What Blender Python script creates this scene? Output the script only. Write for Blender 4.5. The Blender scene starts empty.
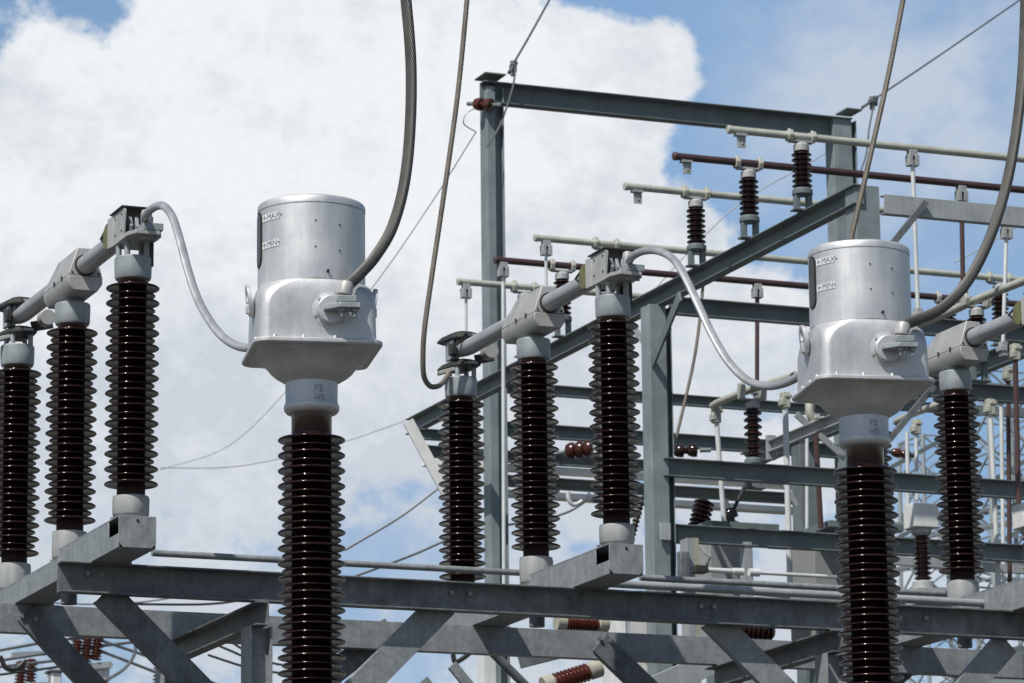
import bpy, bmesh, math, random
from mathutils import Vector, Matrix
random.seed(7)
R = math.radians
SC = bpy.context.scene
COL = SC.collection

# ------------------------------------------------------------------ camera
F_PX, PITCH, YAW, ROLL = 4000.0, R(12.434), R(22.325), R(-0.663)
CAM = Vector((0, 0, 1.7))
Fw = Vector((math.sin(YAW)*math.cos(PITCH), math.cos(YAW)*math.cos(PITCH), math.sin(PITCH)))
R0 = Vector((math.cos(YAW), -math.sin(YAW), 0)); U0 = R0.cross(Fw)
Rt = R0*math.cos(ROLL) + U0*math.sin(ROLL); Up = U0*math.cos(ROLL) - R0*math.sin(ROLL)
cd = bpy.data.cameras.new('camera'); cam = bpy.data.objects.new('camera', cd); COL.objects.link(cam)
cam.matrix_world = Matrix(((Rt.x, Up.x, -Fw.x, CAM.x), (Rt.y, Up.y, -Fw.y, CAM.y), (Rt.z, Up.z, -Fw.z, CAM.z), (0, 0, 0, 1)))
cd.sensor_width = 36; cd.lens = F_PX*36/1024; cd.clip_end = 5000; cd.clip_start = 0.5
cd.dof.use_dof = True; cd.dof.focus_distance = 19.5; cd.dof.aperture_fstop = 11
SC.camera = cam

# ------------------------------------------------------------------ sky, sun, exposure
SUN_EL, SUN_AZ = R(53), R(55)              # azimuth measured from -Y towards -X
sdir = Vector((-math.sin(SUN_AZ)*math.cos(SUN_EL), -math.cos(SUN_AZ)*math.cos(SUN_EL), math.sin(SUN_EL)))
def pix_dir(px, py): return (Fw + Rt*((px-512)/F_PX) + Up*((341.5-py)/F_PX)).normalized()
W = bpy.data.worlds.new('World'); SC.world = W; W.use_nodes = True
nt = W.node_tree; N = nt.nodes; L = nt.links; N.clear()
def nd(t, **k):
    n = N.new(t)
    for a, b in k.items(): setattr(n, a, b)
    return n
def mth(op, a, b=None, c=None, clamp=False):
    n = nd('ShaderNodeMath', operation=op, use_clamp=clamp)
    for i, v in enumerate((a, b, c)):
        if v is None: continue
        if isinstance(v, (int, float)): n.inputs[i].default_value = v
        else: L.new(v, n.inputs[i])
    return n.outputs[0]
out = nd('ShaderNodeOutputWorld'); bg = nd('ShaderNodeBackground')
sky = nd('ShaderNodeTexSky', sky_type='NISHITA'); sky.sun_disc = False
sky.sun_elevation = SUN_EL; sky.sun_rotation = math.atan2(sdir.x, sdir.y); sky.altitude = 50
sky.air_density = 1.0; sky.dust_density = 0.6; sky.ozone_density = 1.2
tc = nd('ShaderNodeTexCoord')
def noise(scale, detail, rough, off, dist=0.0):
    mp = nd('ShaderNodeMapping'); mp.inputs['Location'].default_value = off; mp.inputs['Scale'].default_value = (1, 1, 1.25)
    L.new(tc.outputs['Generated'], mp.inputs[0])
    n = nd('ShaderNodeTexNoise'); n.inputs['Scale'].default_value = scale; n.inputs['Detail'].default_value = detail
    n.inputs['Roughness'].default_value = rough; n.inputs['Distortion'].default_value = dist
    L.new(mp.outputs[0], n.inputs['Vector']); return n.outputs['Fac']
def blob(px, py, rpx):                      # soft spot of the sky around a direction: 1 in the middle, 0 at the rim
    dn = nd('ShaderNodeVectorMath', operation='DISTANCE'); L.new(tc.outputs['Generated'], dn.inputs[0])
    dn.inputs[1].default_value = pix_dir(px, py)
    mr = nd('ShaderNodeMapRange', interpolation_type='SMOOTHSTEP'); L.new(dn.outputs['Value'], mr.inputs[0])
    mr.inputs[1].default_value = 0; mr.inputs[2].default_value = rpx/F_PX; mr.inputs[3].default_value = 1; mr.inputs[4].default_value = 0
    return mr.outputs[0]
n1 = noise(26, 9, 0.55, (3.1, 0.4, 1.7)); n2 = noise(75, 8, 0.6, (0.3, 2.2, 5.1)); n3 = noise(14, 5, 0.5, (7.7, 1.2, 0.3))
dens = mth('ADD', mth('MULTIPLY', n1, 0.9), mth('MULTIPLY_ADD', n2, 0.75, -0.455))     # scattered small clouds elsewhere
dens = mth('MULTIPLY_ADD', blob(512, 300, 1500), 0.36, dens)                          # the big cumulus bank ahead
HOLES = [(95, 2, 80, .55), (600, -40, 90, .5), (775, 20, 120, .85), (760, 100, 110, .85), (735, 165, 85, .5), (790, 190, 110, .6), (960, 290, 170, .75),
         (860, 120, 200, .75), (1000, 80, 190, .75), (700, -45, 110, .5), (1000, 420, 190, .5), (450, 565, 180, .27), (330, 570, 150, .12), (-30, -10, 80, .4), (672, 138, 60, .35), (640, 10, 50, .3), (680, 185, 40, .3)]
CLOUD = [(250, 200, 430, .55), (630, 100, 120, .55), (560, 300, 260, .45), (330, 60, 220, .35), (560, 60, 120, .25), (692, 68, 55, .38), (668, 30, 40, .2), (690, 225, 70, .3)]
n4 = noise(230, 6, 0.6, (1.3, 4.2, 2.6)); dens = mth('MULTIPLY_ADD', mth('SUBTRACT', n4, .5), .42, dens)      # crisp small billows
for px, py, r, k in CLOUD: dens = mth('MULTIPLY_ADD', blob(px, py, r), k, dens)
for px, py, r, k in HOLES: dens = mth('MULTIPLY_ADD', blob(px, py, r), -k, dens)
cm = nd('ShaderNodeMapRange', interpolation_type='SMOOTHSTEP'); L.new(dens, cm.inputs[0])
cm.inputs[1].default_value = 0.45; cm.inputs[2].default_value = 0.76
# white tops, greyer bellies towards the horizon
sx = nd('ShaderNodeSeparateXYZ'); L.new(tc.outputs['Generated'], sx.inputs[0])
low = nd('ShaderNodeMapRange', interpolation_type='SMOOTHSTEP'); L.new(sx.outputs['Z'], low.inputs[0])
low.inputs[1].default_value = 0.262; low.inputs[2].default_value = 0.165
shade = mth('ADD', mth('MULTIPLY', low.outputs[0], 0.85), mth('MULTIPLY', mth('SUBTRACT', n3, 0.42), 2.6))
shade = mth('MULTIPLY_ADD', mth('SUBTRACT', n2, 0.5), 1.7, shade)
shade = mth('MULTIPLY_ADD', mth('SUBTRACT', n4, 0.5), .7, shade)
shade = mth('MULTIPLY_ADD', mth('SUBTRACT', n1, 0.5), -1.2, shade, clamp=True)
cc = nd('ShaderNodeMix', data_type='RGBA'); L.new(shade, cc.inputs['Factor'])
cc.inputs[6].default_value = (8.8, 9.0, 9.25, 1); cc.inputs[7].default_value = (6.0, 6.5, 7.2, 1)
skyc = nd('ShaderNodeMix', data_type='RGBA', blend_type='MULTIPLY'); skyc.inputs['Factor'].default_value = 1
L.new(sky.outputs[0], skyc.inputs[6]); skyc.inputs[7].default_value = (1.0, .97, .93, 1)
hz_ = nd('ShaderNodeMix', data_type='RGBA')                                            # thin bright haze in the blue gaps ahead
L.new(mth('MULTIPLY', blob(600, 200, 1500), 0.8), hz_.inputs['Factor']); L.new(skyc.outputs[2], hz_.inputs[6]); hz_.inputs[7].default_value = (2.5, 4.35, 7.2, 1)
tv = nd('ShaderNodeMapRange', interpolation_type='SMOOTHSTEP'); L.new(mth('ADD', n1, mth('MULTIPLY', n2, .4)), tv.inputs[0])
tv.inputs[1].default_value = .5; tv.inputs[2].default_value = .95                    # uneven thin cloud
veil = mth('MULTIPLY_ADD', blob(895, 105, 290), 1.15, mth('MULTIPLY', blob(420, 600, 420), .75))
veil = mth('MULTIPLY', veil, mth('MULTIPLY_ADD', tv.outputs[0], 1.0, .25), clamp=True)
vx = nd('ShaderNodeMix', data_type='RGBA'); L.new(veil, vx.inputs['Factor']); L.new(hz_.outputs[2], vx.inputs[6]); vx.inputs[7].default_value = (5.2, 6.0, 7.2, 1)
mx = nd('ShaderNodeMix', data_type='RGBA'); L.new(cm.outputs[0], mx.inputs['Factor'])
L.new(vx.outputs[2], mx.inputs[6]); L.new(cc.outputs[2], mx.inputs[7])
L.new(mx.outputs[2], bg.inputs['Color']); bg.inputs['Strength'].default_value = 0.1
L.new(bg.outputs[0], out.inputs[0])
sl = bpy.data.lights.new('sun', 'SUN'); sl.energy = 4.9; sl.angle = R(0.5); sl.color = (1, .955, .89)
so = bpy.data.objects.new('sun', sl); COL.objects.link(so)
so.rotation_euler = (-sdir).to_track_quat('-Z', 'Y').to_euler(); so.location = (-20, -20, 30)
SC.view_settings.view_transform = 'Standard'; SC.view_settings.look = 'None'
SC.view_settings.exposure = 0.0; SC.view_settings.gamma = 1
SC.render.engine = 'CYCLES'; SC.cycles.use_denoising = True

# ------------------------------------------------------------------ pixel rays onto station planes
def ray(px, py): return Fw + Rt*((px-512)/F_PX) + Up*((341.5-py)/F_PX)
def hx(px, py, X): v = ray(px, py); return CAM + v*((X-CAM.x)/v.x)
def hy(px, py, Y): v = ray(px, py); return CAM + v*((Y-CAM.y)/v.y)
def hz(px, py, Z): v = ray(px, py); return CAM + v*((Z-CAM.z)/v.z)
def u_end(p, px):                           # where the line through p along X reaches image column px
    a = p-CAM; k = (px-512)/F_PX            # (a+tX).Rt = k (a+tX).Fw
    t = (k*a.dot(Fw) - a.dot(Rt))/(Rt.x - k*Fw.x); return Vector((p.x+t, p.y, p.z))
def v_end(p, px):
    a = p-CAM; k = (px-512)/F_PX
    t = (k*a.dot(Fw) - a.dot(Rt))/(Rt.y - k*Fw.y); return Vector((p.x, p.y+t, p.z))

# ------------------------------------------------------------------ materials
def mat(name, col, rough=.5, metal=0., var=.15, scale=6., bump=0., bscale=60., streak=0., coat=0., spangle=0., spec=.5, rvar=.1):
    m = bpy.data.materials.new(name); m.use_nodes = True
    t = m.node_tree; b = t.nodes['Principled BSDF']; ln = t.links
    b.inputs['Roughness'].default_value = rough; b.inputs['Metallic'].default_value = metal
    b.inputs['Coat Weight'].default_value = coat; b.inputs['Coat Roughness'].default_value = .08; b.inputs['Specular IOR Level'].default_value = spec
    tcn = t.nodes.new('ShaderNodeTexCoord')
    nz = t.nodes.new('ShaderNodeTexNoise'); nz.inputs['Scale'].default_value = scale; nz.inputs['Detail'].default_value = 8; nz.inputs['Roughness'].default_value = .62
    ln.new(tcn.outputs['Object'], nz.inputs['Vector'])
    cr = t.nodes.new('ShaderNodeMapRange'); cr.inputs[1].default_value = .25; cr.inputs[2].default_value = .75
    cr.inputs[3].default_value = 1-var*1.3; cr.inputs[4].default_value = 1+var; ln.new(nz.outputs['Fac'], cr.inputs[0])
    fac = cr.outputs[0]
    def mul(a, bb):
        q = t.nodes.new('ShaderNodeMath'); q.operation = 'MULTIPLY'; ln.new(a, q.inputs[0]); ln.new(bb, q.inputs[1]); return q.outputs[0]
    if streak:
        mp = t.nodes.new('ShaderNodeMapping'); mp.inputs['Scale'].default_value = (22, 22, 1.3); ln.new(tcn.outputs['Object'], mp.inputs[0])
        n2 = t.nodes.new('ShaderNodeTexNoise'); n2.inputs['Scale'].default_value = 1.6; n2.inputs['Detail'].default_value = 5; ln.new(mp.outputs[0], n2.inputs['Vector'])
        c2 = t.nodes.new('ShaderNodeMapRange'); c2.inputs[1].default_value = .35; c2.inputs[2].default_value = .7
        c2.inputs[3].default_value = 1-streak; c2.inputs[4].default_value = 1+streak*.4; ln.new(n2.outputs['Fac'], c2.inputs[0]); fac = mul(fac, c2.outputs[0])
    if spangle:
        vo = t.nodes.new('ShaderNodeTexVoronoi'); vo.inputs['Scale'].default_value = 45; ln.new(tcn.outputs['Object'], vo.inputs['Vector'])
        sp = t.nodes.new('ShaderNodeSeparateColor'); ln.new(vo.outputs['Color'], sp.inputs[0])
        c3 = t.nodes.new('ShaderNodeMapRange'); c3.inputs[3].default_value = 1-spangle; c3.inputs[4].default_value = 1+spangle; ln.new(sp.outputs[0], c3.inputs[0]); fac = mul(fac, c3.outputs[0])
    vm = t.nodes.new('ShaderNodeVectorMath'); vm.operation = 'SCALE'; vm.inputs[0].default_value = col[:3]; ln.new(fac, vm.inputs['Scale'])
    ln.new(vm.outputs[0], b.inputs['Base Color'])
    rr = t.nodes.new('ShaderNodeMapRange'); rr.inputs[1].default_value = .3; rr.inputs[2].default_value = .7
    rr.inputs[3].default_value = max(.02, rough-rvar); rr.inputs[4].default_value = min(1, rough+rvar); ln.new(nz.outputs['Fac'], rr.inputs[0]); ln.new(rr.outputs[0], b.inputs['Roughness'])
    if bump:
        nb = t.nodes.new('ShaderNodeTexNoise'); nb.inputs['Scale'].default_value = bscale; nb.inputs['Detail'].default_value = 6; ln.new(tcn.outputs['Object'], nb.inputs['Vector'])
        bn = t.nodes.new('ShaderNodeBump'); bn.inputs['Strength'].default_value = bump; bn.inputs['Distance'].default_value = .01
        ln.new(nb.outputs['Fac'], bn.inputs['Height']); ln.new(bn.outputs[0], b.inputs['Normal'])
    return m
M = dict(
    galv=mat('galvanised_steel', (.235, .255, .265), .5, .1, .2, 11, .06, 90, .12, spangle=.10),
    galv_old_or_shaded=mat('weathered_or_shaded_galvanised_steel', (.135, .148, .157), .55, .1, .42, 9, .08, 70, .15, spangle=.08),
    galv_far=mat('blue_grey_galvanised_steel', (.135, .165, .17), .6, .05, .26, 4, 0, 60, .08),
    galv_col=mat('column_galvanised_steel', (.20, .24, .25), .6, .05, .22, 4, 0, 60, .1),
    galv_pale=mat('pale_galvanised_steel', (.33, .355, .36), .55, .2, .15, 4, .03, 60, .1),
    cap=mat('cast_grey_metal', (.31, .345, .36), .55, .2, .18, 9, .15, 120, .12),
    base=mat('pale_cast_metal', (.35, .36, .36), .6, .15, .16, 9, .15, 120, .14),
    alu=mat('aluminium_tube', (.40, .41, .42), .45, .4, .1, 7, .03, 90),
    hood=mat('pale_painted_aluminium', (.40, .40, .385), .5, .2, .13, 8, .04, 90, .1),
    silver=mat('aluminium_paint', (.56, .565, .57), .48, .5, .13, 6, .08, 90, .07),
    spun=mat('spun_aluminium', (.63, .635, .635), .46, .62, .09, 5, .03, 200, .09),
    porc=mat('brown_glazed_porcelain', (.018, .0072, .0056), .13, 0, .3, 14, .0, 60, .25, coat=0., spec=.4, rvar=.05),
    porc_neck=mat('dark_red_porcelain', (.032, .0095, .0075), .2, 0, .2, 14, coat=.1, rvar=.05),
    porc_matte=mat('unglazed_brown_porcelain', (.03, .014, .011), .6, 0, .25, 14, spec=.2),
    porc_deep=mat('deep_red_porcelain', (.05, .014, .010), .2, 0, .2, 14, spec=.4),
    porc_red=mat('red_brown_porcelain', (.085, .02, .013), .18, 0, .2, 14, coat=.3, rvar=.05),
    dark=mat('dark_painted_metal', (.035, .036, .030), .5, .2, .3, 12, .05),
    olive=mat('olive_yellow_paint', (.13, .125, .05), .5, 0, .25, 12),
    cream=mat('cream_painted_tube', (.42, .43, .37), .5, .1, .22, 3, .02, 60, .1),
    creamcap=mat('cream_cement', (.33, .32, .255), .65, 0, .15, 9),
    brown=mat('dark_brown_paint', (.055, .03, .032), .4, 0, .2, 5),
    rodbrown=mat('red_brown_rod', (.065, .032, .030), .45, 0, .2, 5),
    rodwhite=mat('pale_grey_rod', (.60, .62, .62), .5, .2, .1, 5),
    strand=mat('dark_weathered_strand', (.10, .098, .09), .5, .45, .25, 8, rvar=.1),
    strand_thin=mat('tan_weathered_strand', (.19, .17, .14), .5, .4, .2, 8),
    strand_light=mat('bright_aluminium_strand', (.42, .43, .44), .42, .5, .1, 8),
    wire=mat('grey_wire', (.17, .18, .19), .5, .5, .1, 4),
    wire_pale=mat('pale_wire', (.42, .43, .44), .5, .3, .1, 4),
    black=mat('black_rubber', (.02, .02, .02), .5, 0, .2, 9),
    glass=mat('dark_sight_glass', (.055, .055, .045), .25, 0, .3, 20),
    tower=mat('tower_steel', (.23, .26, .27), .55, .1, .2, 3),
    white=mat('white_enamel', (.62, .63, .62), .5, 0, .08, 7, streak=.1),
    label=mat('label_white', (.60, .61, .62), .5, 0, .05, 9),
    ink=mat('dark_lettering', (.15, .155, .16), .6, 0, .1, 9),
    cab=mat('grey_cabinet_paint', (.24, .25, .245), .5, 0, .10, 4),
    gravel=mat('gravel', (.075, .072, .064), .9, 0, .4, 9, .5, 30),
    bolt=mat('zinc_bolt', (.24, .25, .26), .45, .4, .2, 20),
    galv_sunlit=mat('sunlit_galvanised_steel', (.74, .75, .72), .6, 0, .12, 5),  # near-white colour stands in for sunlight on bare steel
    green=mat('green_patina', (.11, .16, .13), .6, .2, .3, 9),
)
# brushed rings on the spun cylinder, helical lay on the strands come from geometry

# ------------------------------------------------------------------ mesh builder
WLOC = {}
Zv = Vector((0, 0, 1))
class MB:
    def __init__(s): s.v = []; s.f = []; s.m = None
    def face(s, idx): s.f.append(idx)
    def add(s, vs): i = len(s.v); s.v += [Vector(a) for a in vs]; return i
    def box(s, x0, x1, y0, y1, z0, z1):
        i = s.add([(x0, y0, z0), (x1, y0, z0), (x1, y1, z0), (x0, y1, z0), (x0, y0, z1), (x1, y0, z1), (x1, y1, z1), (x0, y1, z1)])
        for f in ((3, 2, 1, 0), (4, 5, 6, 7), (0, 1, 5, 4), (1, 2, 6, 5), (2, 3, 7, 6), (3, 0, 4, 7)): s.f.append([i+a for a in f])
        return s
    def prof(s, p, q, poly, up=Zv):
        p, q = Vector(p), Vector(q); d = (q-p).normalized(); side = d.cross(Vector(up)).normalized(); u = side.cross(d)
        n = len(poly); i = s.add([p+side*a+u*b for a, b in poly] + [q+side*a+u*b for a, b in poly])
        for k in range(n): s.f.append([i+k, i+(k+1) % n, i+n+(k+1) % n, i+n+k])
        s.f.append([i+k for k in reversed(range(n))]); s.f.append([i+n+k for k in range(n)])
        return s
    def bar(s, p, q, w, h, up=Zv): return s.prof(p, q, [(-w/2, -h/2), (w/2, -h/2), (w/2, h/2), (-w/2, h/2)], up)
    def prism(s, pts, vec):
        vec = Vector(vec); n = len(pts); i = s.add([Vector(a) for a in pts] + [Vector(a)+vec for a in pts])
        for k in range(n): s.f.append([i+k, i+(k+1) % n, i+n+(k+1) % n, i+n+k])
        s.f.append([i+k for k in reversed(range(n))]); s.f.append([i+n+k for k in range(n)]); return s
    def rings(s, rr, cap=True):
        n = len(rr[0]); i = s.add([a for r in rr for a in r])
        for j in range(len(rr)-1):
            for k in range(n):
                a = i+j*n; s.f.append([a+k, a+(k+1) % n, a+n+(k+1) % n, a+n+k])
        if cap:
            s.f.append([i+k for k in reversed(range(n))]); a = i+(len(rr)-1)*n; s.f.append([a+k for k in range(n)])
        return s
    def lathe(s, prof, c=(0, 0, 0), axis=Zv, n=36):
        c = Vector(c); q = Vector(axis).normalized().to_track_quat('Z', 'Y')
        return s.rings([[c+q @ Vector((r*math.cos(2*math.pi*k/n), r*math.sin(2*math.pi*k/n), z)) for k in range(n)] for r, z in prof])
    def cyl(s, p, q, r, n=16, r2=None):
        p, q = Vector(p), Vector(q); return s.lathe([(r, 0), (r if r2 is None else r2, (q-p).length)], p, q-p, n)
    def frames(s, pts):
        pts = [Vector(p) for p in pts]; T = []
        for i in range(len(pts)): T.append((pts[min(i+1, len(pts)-1)]-pts[max(i-1, 0)]).normalized())
        nrm = T[0].orthogonal().normalized(); out = []
        for p, t in zip(pts, T):
            nrm = (nrm - t*nrm.dot(t)).normalized(); out.append((p, nrm, t.cross(nrm)))
        return out
    def tube(s, pts, r, n=12):
        fr = s.frames(pts)
        return s.rings([[p+(a*math.cos(2*math.pi*k/n)+b*math.sin(2*math.pi*k/n))*r for k in range(n)] for p, a, b in fr])
    def strand(s, pts, r, lobes=14, pitch=.3, sub=4, depth=.1):
        fr = s.frames(pts); n = lobes*sub; rr = []; dist = 0
        for i, (p, a, b) in enumerate(fr):
            if i: dist += (p-fr[i-1][0]).length
            tw = 2*math.pi*dist/pitch; ring = []
            for k in range(n):
                th = 2*math.pi*k/n; q = r*(1-depth+depth*abs(math.cos(lobes*th/2)))
                ring.append(p+(a*math.cos(th+tw)+b*math.sin(th+tw))*q)
            rr.append(ring)
        return s.rings(rr)
    def build(s, name, m, parent=None, bevel=0., smooth=35, local=False):
        me = bpy.data.meshes.new(name); off = Vector((0, 0, 0))
        if parent is not None:
            if not local: off = WLOC[parent]
        elif not local:
            xs = [v.x for v in s.v]; ys = [v.y for v in s.v]; zs = [v.z for v in s.v]
            off = Vector(((min(xs)+max(xs))/2, (min(ys)+max(ys))/2, min(zs)))
        me.from_pydata([v-off for v in s.v], [], s.f)
        bm = bmesh.new(); bm.from_mesh(me); bmesh.ops.recalc_face_normals(bm, faces=bm.faces); bm.to_mesh(me); bm.free()
        me.materials.append(m)
        if smooth:
            me.polygons.foreach_set('use_smooth', [True]*len(me.polygons)); me.set_sharp_from_angle(angle=R(smooth))
        o = bpy.data.objects.new(name, me); COL.objects.link(o)
        if parent is not None: o.parent = parent; WLOC[o] = WLOC[parent]
        else: o.location = off; WLOC[o] = off
        if bevel:
            b = o.modifiers.new('bevel', 'BEVEL'); b.width = bevel; b.segments = 2; b.limit_method = 'ANGLE'; b.angle_limit = R(40); b.harden_normals = False
        return o
def each(name, m, parent, fns, bevel=0., local=False, smooth=35):
    return [f(MB()).build(name, m, parent, bevel, smooth, local) for f in fns]
def tag(o, label=None, cat=None, group=None, kind=None):
    for k, v in (('label', label), ('category', cat), ('group', group), ('kind', kind)):
        if v: o[k] = v
    return o
def thing(name, loc, label, cat, group=None, rz=0):
    o = bpy.data.objects.new(name, None); COL.objects.link(o); o.location = loc; o.rotation_euler = (0, 0, rz); o.empty_display_size = .2
    WLOC[o] = Vector(loc); return tag(o, label, cat, group)
def copy_tree(o, parent=None):
    c = o.copy(); COL.objects.link(c)
    if parent is not None: c.parent = parent
    WLOC[c] = WLOC[o]
    for ch in list(o.children):
        if ch is not c: copy_tree(ch, c)
    return c
def smooth_path(pts, n=10):                # Catmull-Rom through points
    P = [Vector(p) for p in pts]; P = [P[0]*2-P[1]] + P + [P[-1]*2-P[-2]]; o = []
    for i in range(1, len(P)-2):
        a, b, c, d = P[i-1:i+3]
        for k in range(n):
            t = k/n; o.append(.5*((2*b)+(c-a)*t+(2*a-5*b+4*c-d)*t*t+(3*b-3*c+d-a)*t**3))
    o.append(P[-2]); return o
def channel(h, w, t, sgn=1):               # C section: web at a=0, flanges towards sgn*a, top at b=0
    p = [(0, -h), (w, -h), (w, -h+t), (t, -h+t), (t, -t), (w, -t), (w, 0), (0, 0)]
    return [(a*sgn, b) for a, b in p]
def ibeam(h, w, t, tw=None):
    tw = tw or t; a = w/2; c = tw/2
    return [(-a, -h), (a, -h), (a, -h+t), (c, -h+t), (c, -t), (a, -t), (a, 0), (-a, 0), (-a, -t), (-c, -t), (-c, -h+t), (-a, -h+t)]
def text_mb(txt, size, place, depth=.002):  # lettering as real raised mesh; place(u, v) -> (point, normal)
    cu = bpy.data.curves.new('lettering', 'FONT'); cu.body = txt; cu.size = size; cu.resolution_u = 3
    to = bpy.data.objects.new('lettering', cu); me = bpy.data.meshes.new_from_object(to); mb = MB()
    for v in me.vertices:
        p, nn = place(v.co.x, v.co.y); mb.v.append(p+nn*depth)
    mb.f = [list(p.vertices) for p in me.polygons]
    bpy.data.meshes.remove(me); bpy.data.objects.remove(to); bpy.data.curves.remove(cu); return mb

# ------------------------------------------------------------------ insulators (lathe with alternating sheds)
def shed_profile(z0, z1, npitch, r_core, r_big, r_small, th=1.0):
    """rims from z0 (first big) up to z1 (last big)"""
    p = []; hp = (z1-z0)/npitch/2; n = 2*npitch+1; k = th
    for i in range(n):
        z = z0+hp*i; r = r_big if i % 2 == 0 else r_small
        p += [(r_core, z+.003*k), (r-.02*k, z+.001*k), (r-.012*k, z-.003*k), (r-.0045*k, z-.003*k), (r-.0012*k, z-.0012*k), (r, z+.002*k), (r-.0013*k, z+.005*k), (r-.006*k, z+.0085*k), ((r+r_core)/2, z+hp*.33), (r_core+.004*k, z+hp*.58)]
    return p
def simple_sheds(z0, z1, n, r_core, r_rim):
    p = [(r_core, z0)]; h = (z1-z0)/n
    for i in range(n):
        z = z0+h*i; p += [(r_core, z+.25*h), (r_rim-.006, z+.22*h), (r_rim, z+.34*h), (r_rim-.004, z+.48*h), (r_core, z+.85*h)]
    return p+[(r_core, z1)]

# ------------------------------------------------------------------ ground
g = MB().box(-2500, 2500, -2500, 2500, -.3, 0).build('ground', M['gravel']); tag(g, kind='structure')

# ================================================================== DISCONNECT SWITCHES
ZB, ZT, ARM, PITCHX = 5.52, 6.58, 1.16, 2.79
GX, GY = 8.8, 21.1                          # middle post of the middle switch
BT = 5.165                                  # top of the support beams = underside of the switch bases
def insulator_post(x, y, root, low=0.):
    c = Vector((x, y, 0))
    pr = [(.074, 5.44)] + shed_profile(ZB, ZT, 13, .073, .143, .121) + [(.073, 6.615), (.085, 6.65)]
    p = MB().lathe(pr, c, n=44).build('post_insulator', M['porc'], root, smooth=50)
    MB().lathe([(.078, 6.625), (.092, 6.629), (.098, 6.642), (.0995, 6.70), (.0995, 6.742), (.095, 6.748), (.02, 6.748)], c).build('end_cap', M['cap'], p)
    MB().lathe([(.02, 5.335-low), (.084, 5.335-low), (.088, 5.347-low), (.092, 5.350-low), (.097, 5.362-low), (.098, 5.44), (.094, 5.456), (.0745, 5.46)], c).build('base_flange', M['base'], p)
    MB().lathe([(.0735, 5.45), (.0752, 5.452), (.0752, 5.514), (.0735, 5.518)], c).build('foot_collar', M['porc_matte'], p)
    MB().lathe([(.0735, 6.602), (.078, 6.608), (.082, 6.616), (.082, 6.64)], c).build('neck', M['porc_neck'], p)
    return p
def make_switch():
    root = thing('disconnect_switch', (GX, GY, BT), '', 'disconnect switch', 'disconnect switches on the beam frame')
    # base channel
    mb = MB(); t = .008; y0, y1 = GY-ARM-.125, GY+ARM+.14; x0, x1 = GX-.102, GX+.102; z0, z1 = BT, BT+.17
    ym = GY-.15; z2 = BT+.125
    mb.box(x0, x1, y0+t, ym, z1-t, z1); mb.box(x0, x1, ym, y1, z2-t, z2); mb.box(x0+t, x1-t, ym-t, ym, z2, z1-t)
    mb.box(x0, x0+t, y0+.19, ym, z0, z1-t); mb.box(x0, x0+t, y0+t, y0+.19, z0, z0+.075); mb.box(x0, x0+t, ym, y1, z0, z2-t)
    mb.box(x1-t, x1, y0+t, ym, z0, z1-t); mb.box(x1-t, x1, ym, y1, z0, z2-t)
    mb.box(x0+t, x1-t, y0+.02, y1, z0, z0+.006)
    mb.prism([(x0+.024, y0, z0), (x1-.024, y0, z0), (x1, y0, z0+.026), (x1, y0, z1), (x0, y0, z1), (x0, y0, z0+.026)], (0, t, 0))
    bc = mb.build('base_channel', M['galv'], root, .002)
    b = MB()
    b.cyl((GX, y0-.004, z1-.025), (GX, y0, z1-.025), .008, 12)
    b.build('drain_hole', M['black'], bc)
    for yy, zq in ((GY-ARM, z1), (GY, z2), (GY+ARM, z2)):
        each('bolt', M['bolt'], bc, [lambda b, q=q, yy=yy, zq=zq: b.cyl((GX+q, yy+.085, zq), (GX+q, yy+.085, zq+.022), .012, 6) for q in (-.075, .075)])
    for yy in (20.42, 21.95):               # foot brackets on the beams
        b = MB().box(x1, x1+.07, yy-.05, yy+.05, z0, z0+.008).box(x1, x1+.008, yy-.05, yy+.05, z0+.008, z0+.09).cyl((x1+.04, yy, z0+.008), (x1+.04, yy, z0+.03), .012, 6)
        b.build('foot_bracket', M['galv'], root)
    for j in (-1, 0, 1): insulator_post(GX, GY-ARM*j, root, .0 if j == 1 else .045)
    MB().cyl((GX, GY, BT-.11), (GX, GY, BT), .045, 16).build('shaft_end', M['galv_old_or_shaded'], root)
    # gear box on the middle post
    yb, yf = GY+.25, GY-.25
    D = -.03
    lw = [(-.070, 6.802+D), (.070, 6.802+D), (.098, 6.845+D), (.098, 6.885+D), (-.098, 6.885+D), (-.098, 6.845+D)]
    up_ = [(-.096, 6.887+D), (.096, 6.887+D), (.094, 6.905+D), (.046, 7.045+D), (-.046, 7.045+D), (-.094, 6.905+D)]
    mb = MB(); mb.rings([[Vector((GX+a, yf, z)) for a, z in up_], [Vector((GX+a, yb-(.11 if z > 7 else .0), z)) for a, z in up_]])
    gb = mb.build('gear_housing', M['hood'], root, .004)
    MB().prism([(GX+a, yf-.004, z) for a, z in lw], (0, .508, 0)).build('tray', M['hood'], gb, .004)
    MB().cyl((GX, GY, 6.745), (GX, GY, 6.78), .055, 24).build('spindle', M['cap'], gb)
    each('clip', M['dark'], gb, [lambda b, yy=yy: b.box(GX-.106, GX-.099, GY+yy-.005, GY+yy+.005, 6.845, 6.873) for yy in (-.13, .02)])
    each('bolt', M['dark'], gb, [lambda b, xx=xx: b.cyl((GX+xx, yf-.006, 6.873), (GX+xx, yf+.004, 6.873), .006, 6) for xx in (-.075, .075)])
    ZA = 6.916
    MB().lathe([(.062, 0), (.062, .006)], (GX, yf-.006, ZA), (0, 1, 0)).build('seal_ring', M['black'], gb)
    # arms
    MB().cyl((GX, yf+.02, ZA), (GX, GY-ARM+.06, ZA), .052, 28).build('arm_tube', M['alu'], root)
    at = MB()
    n = 28; rr = []
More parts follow.
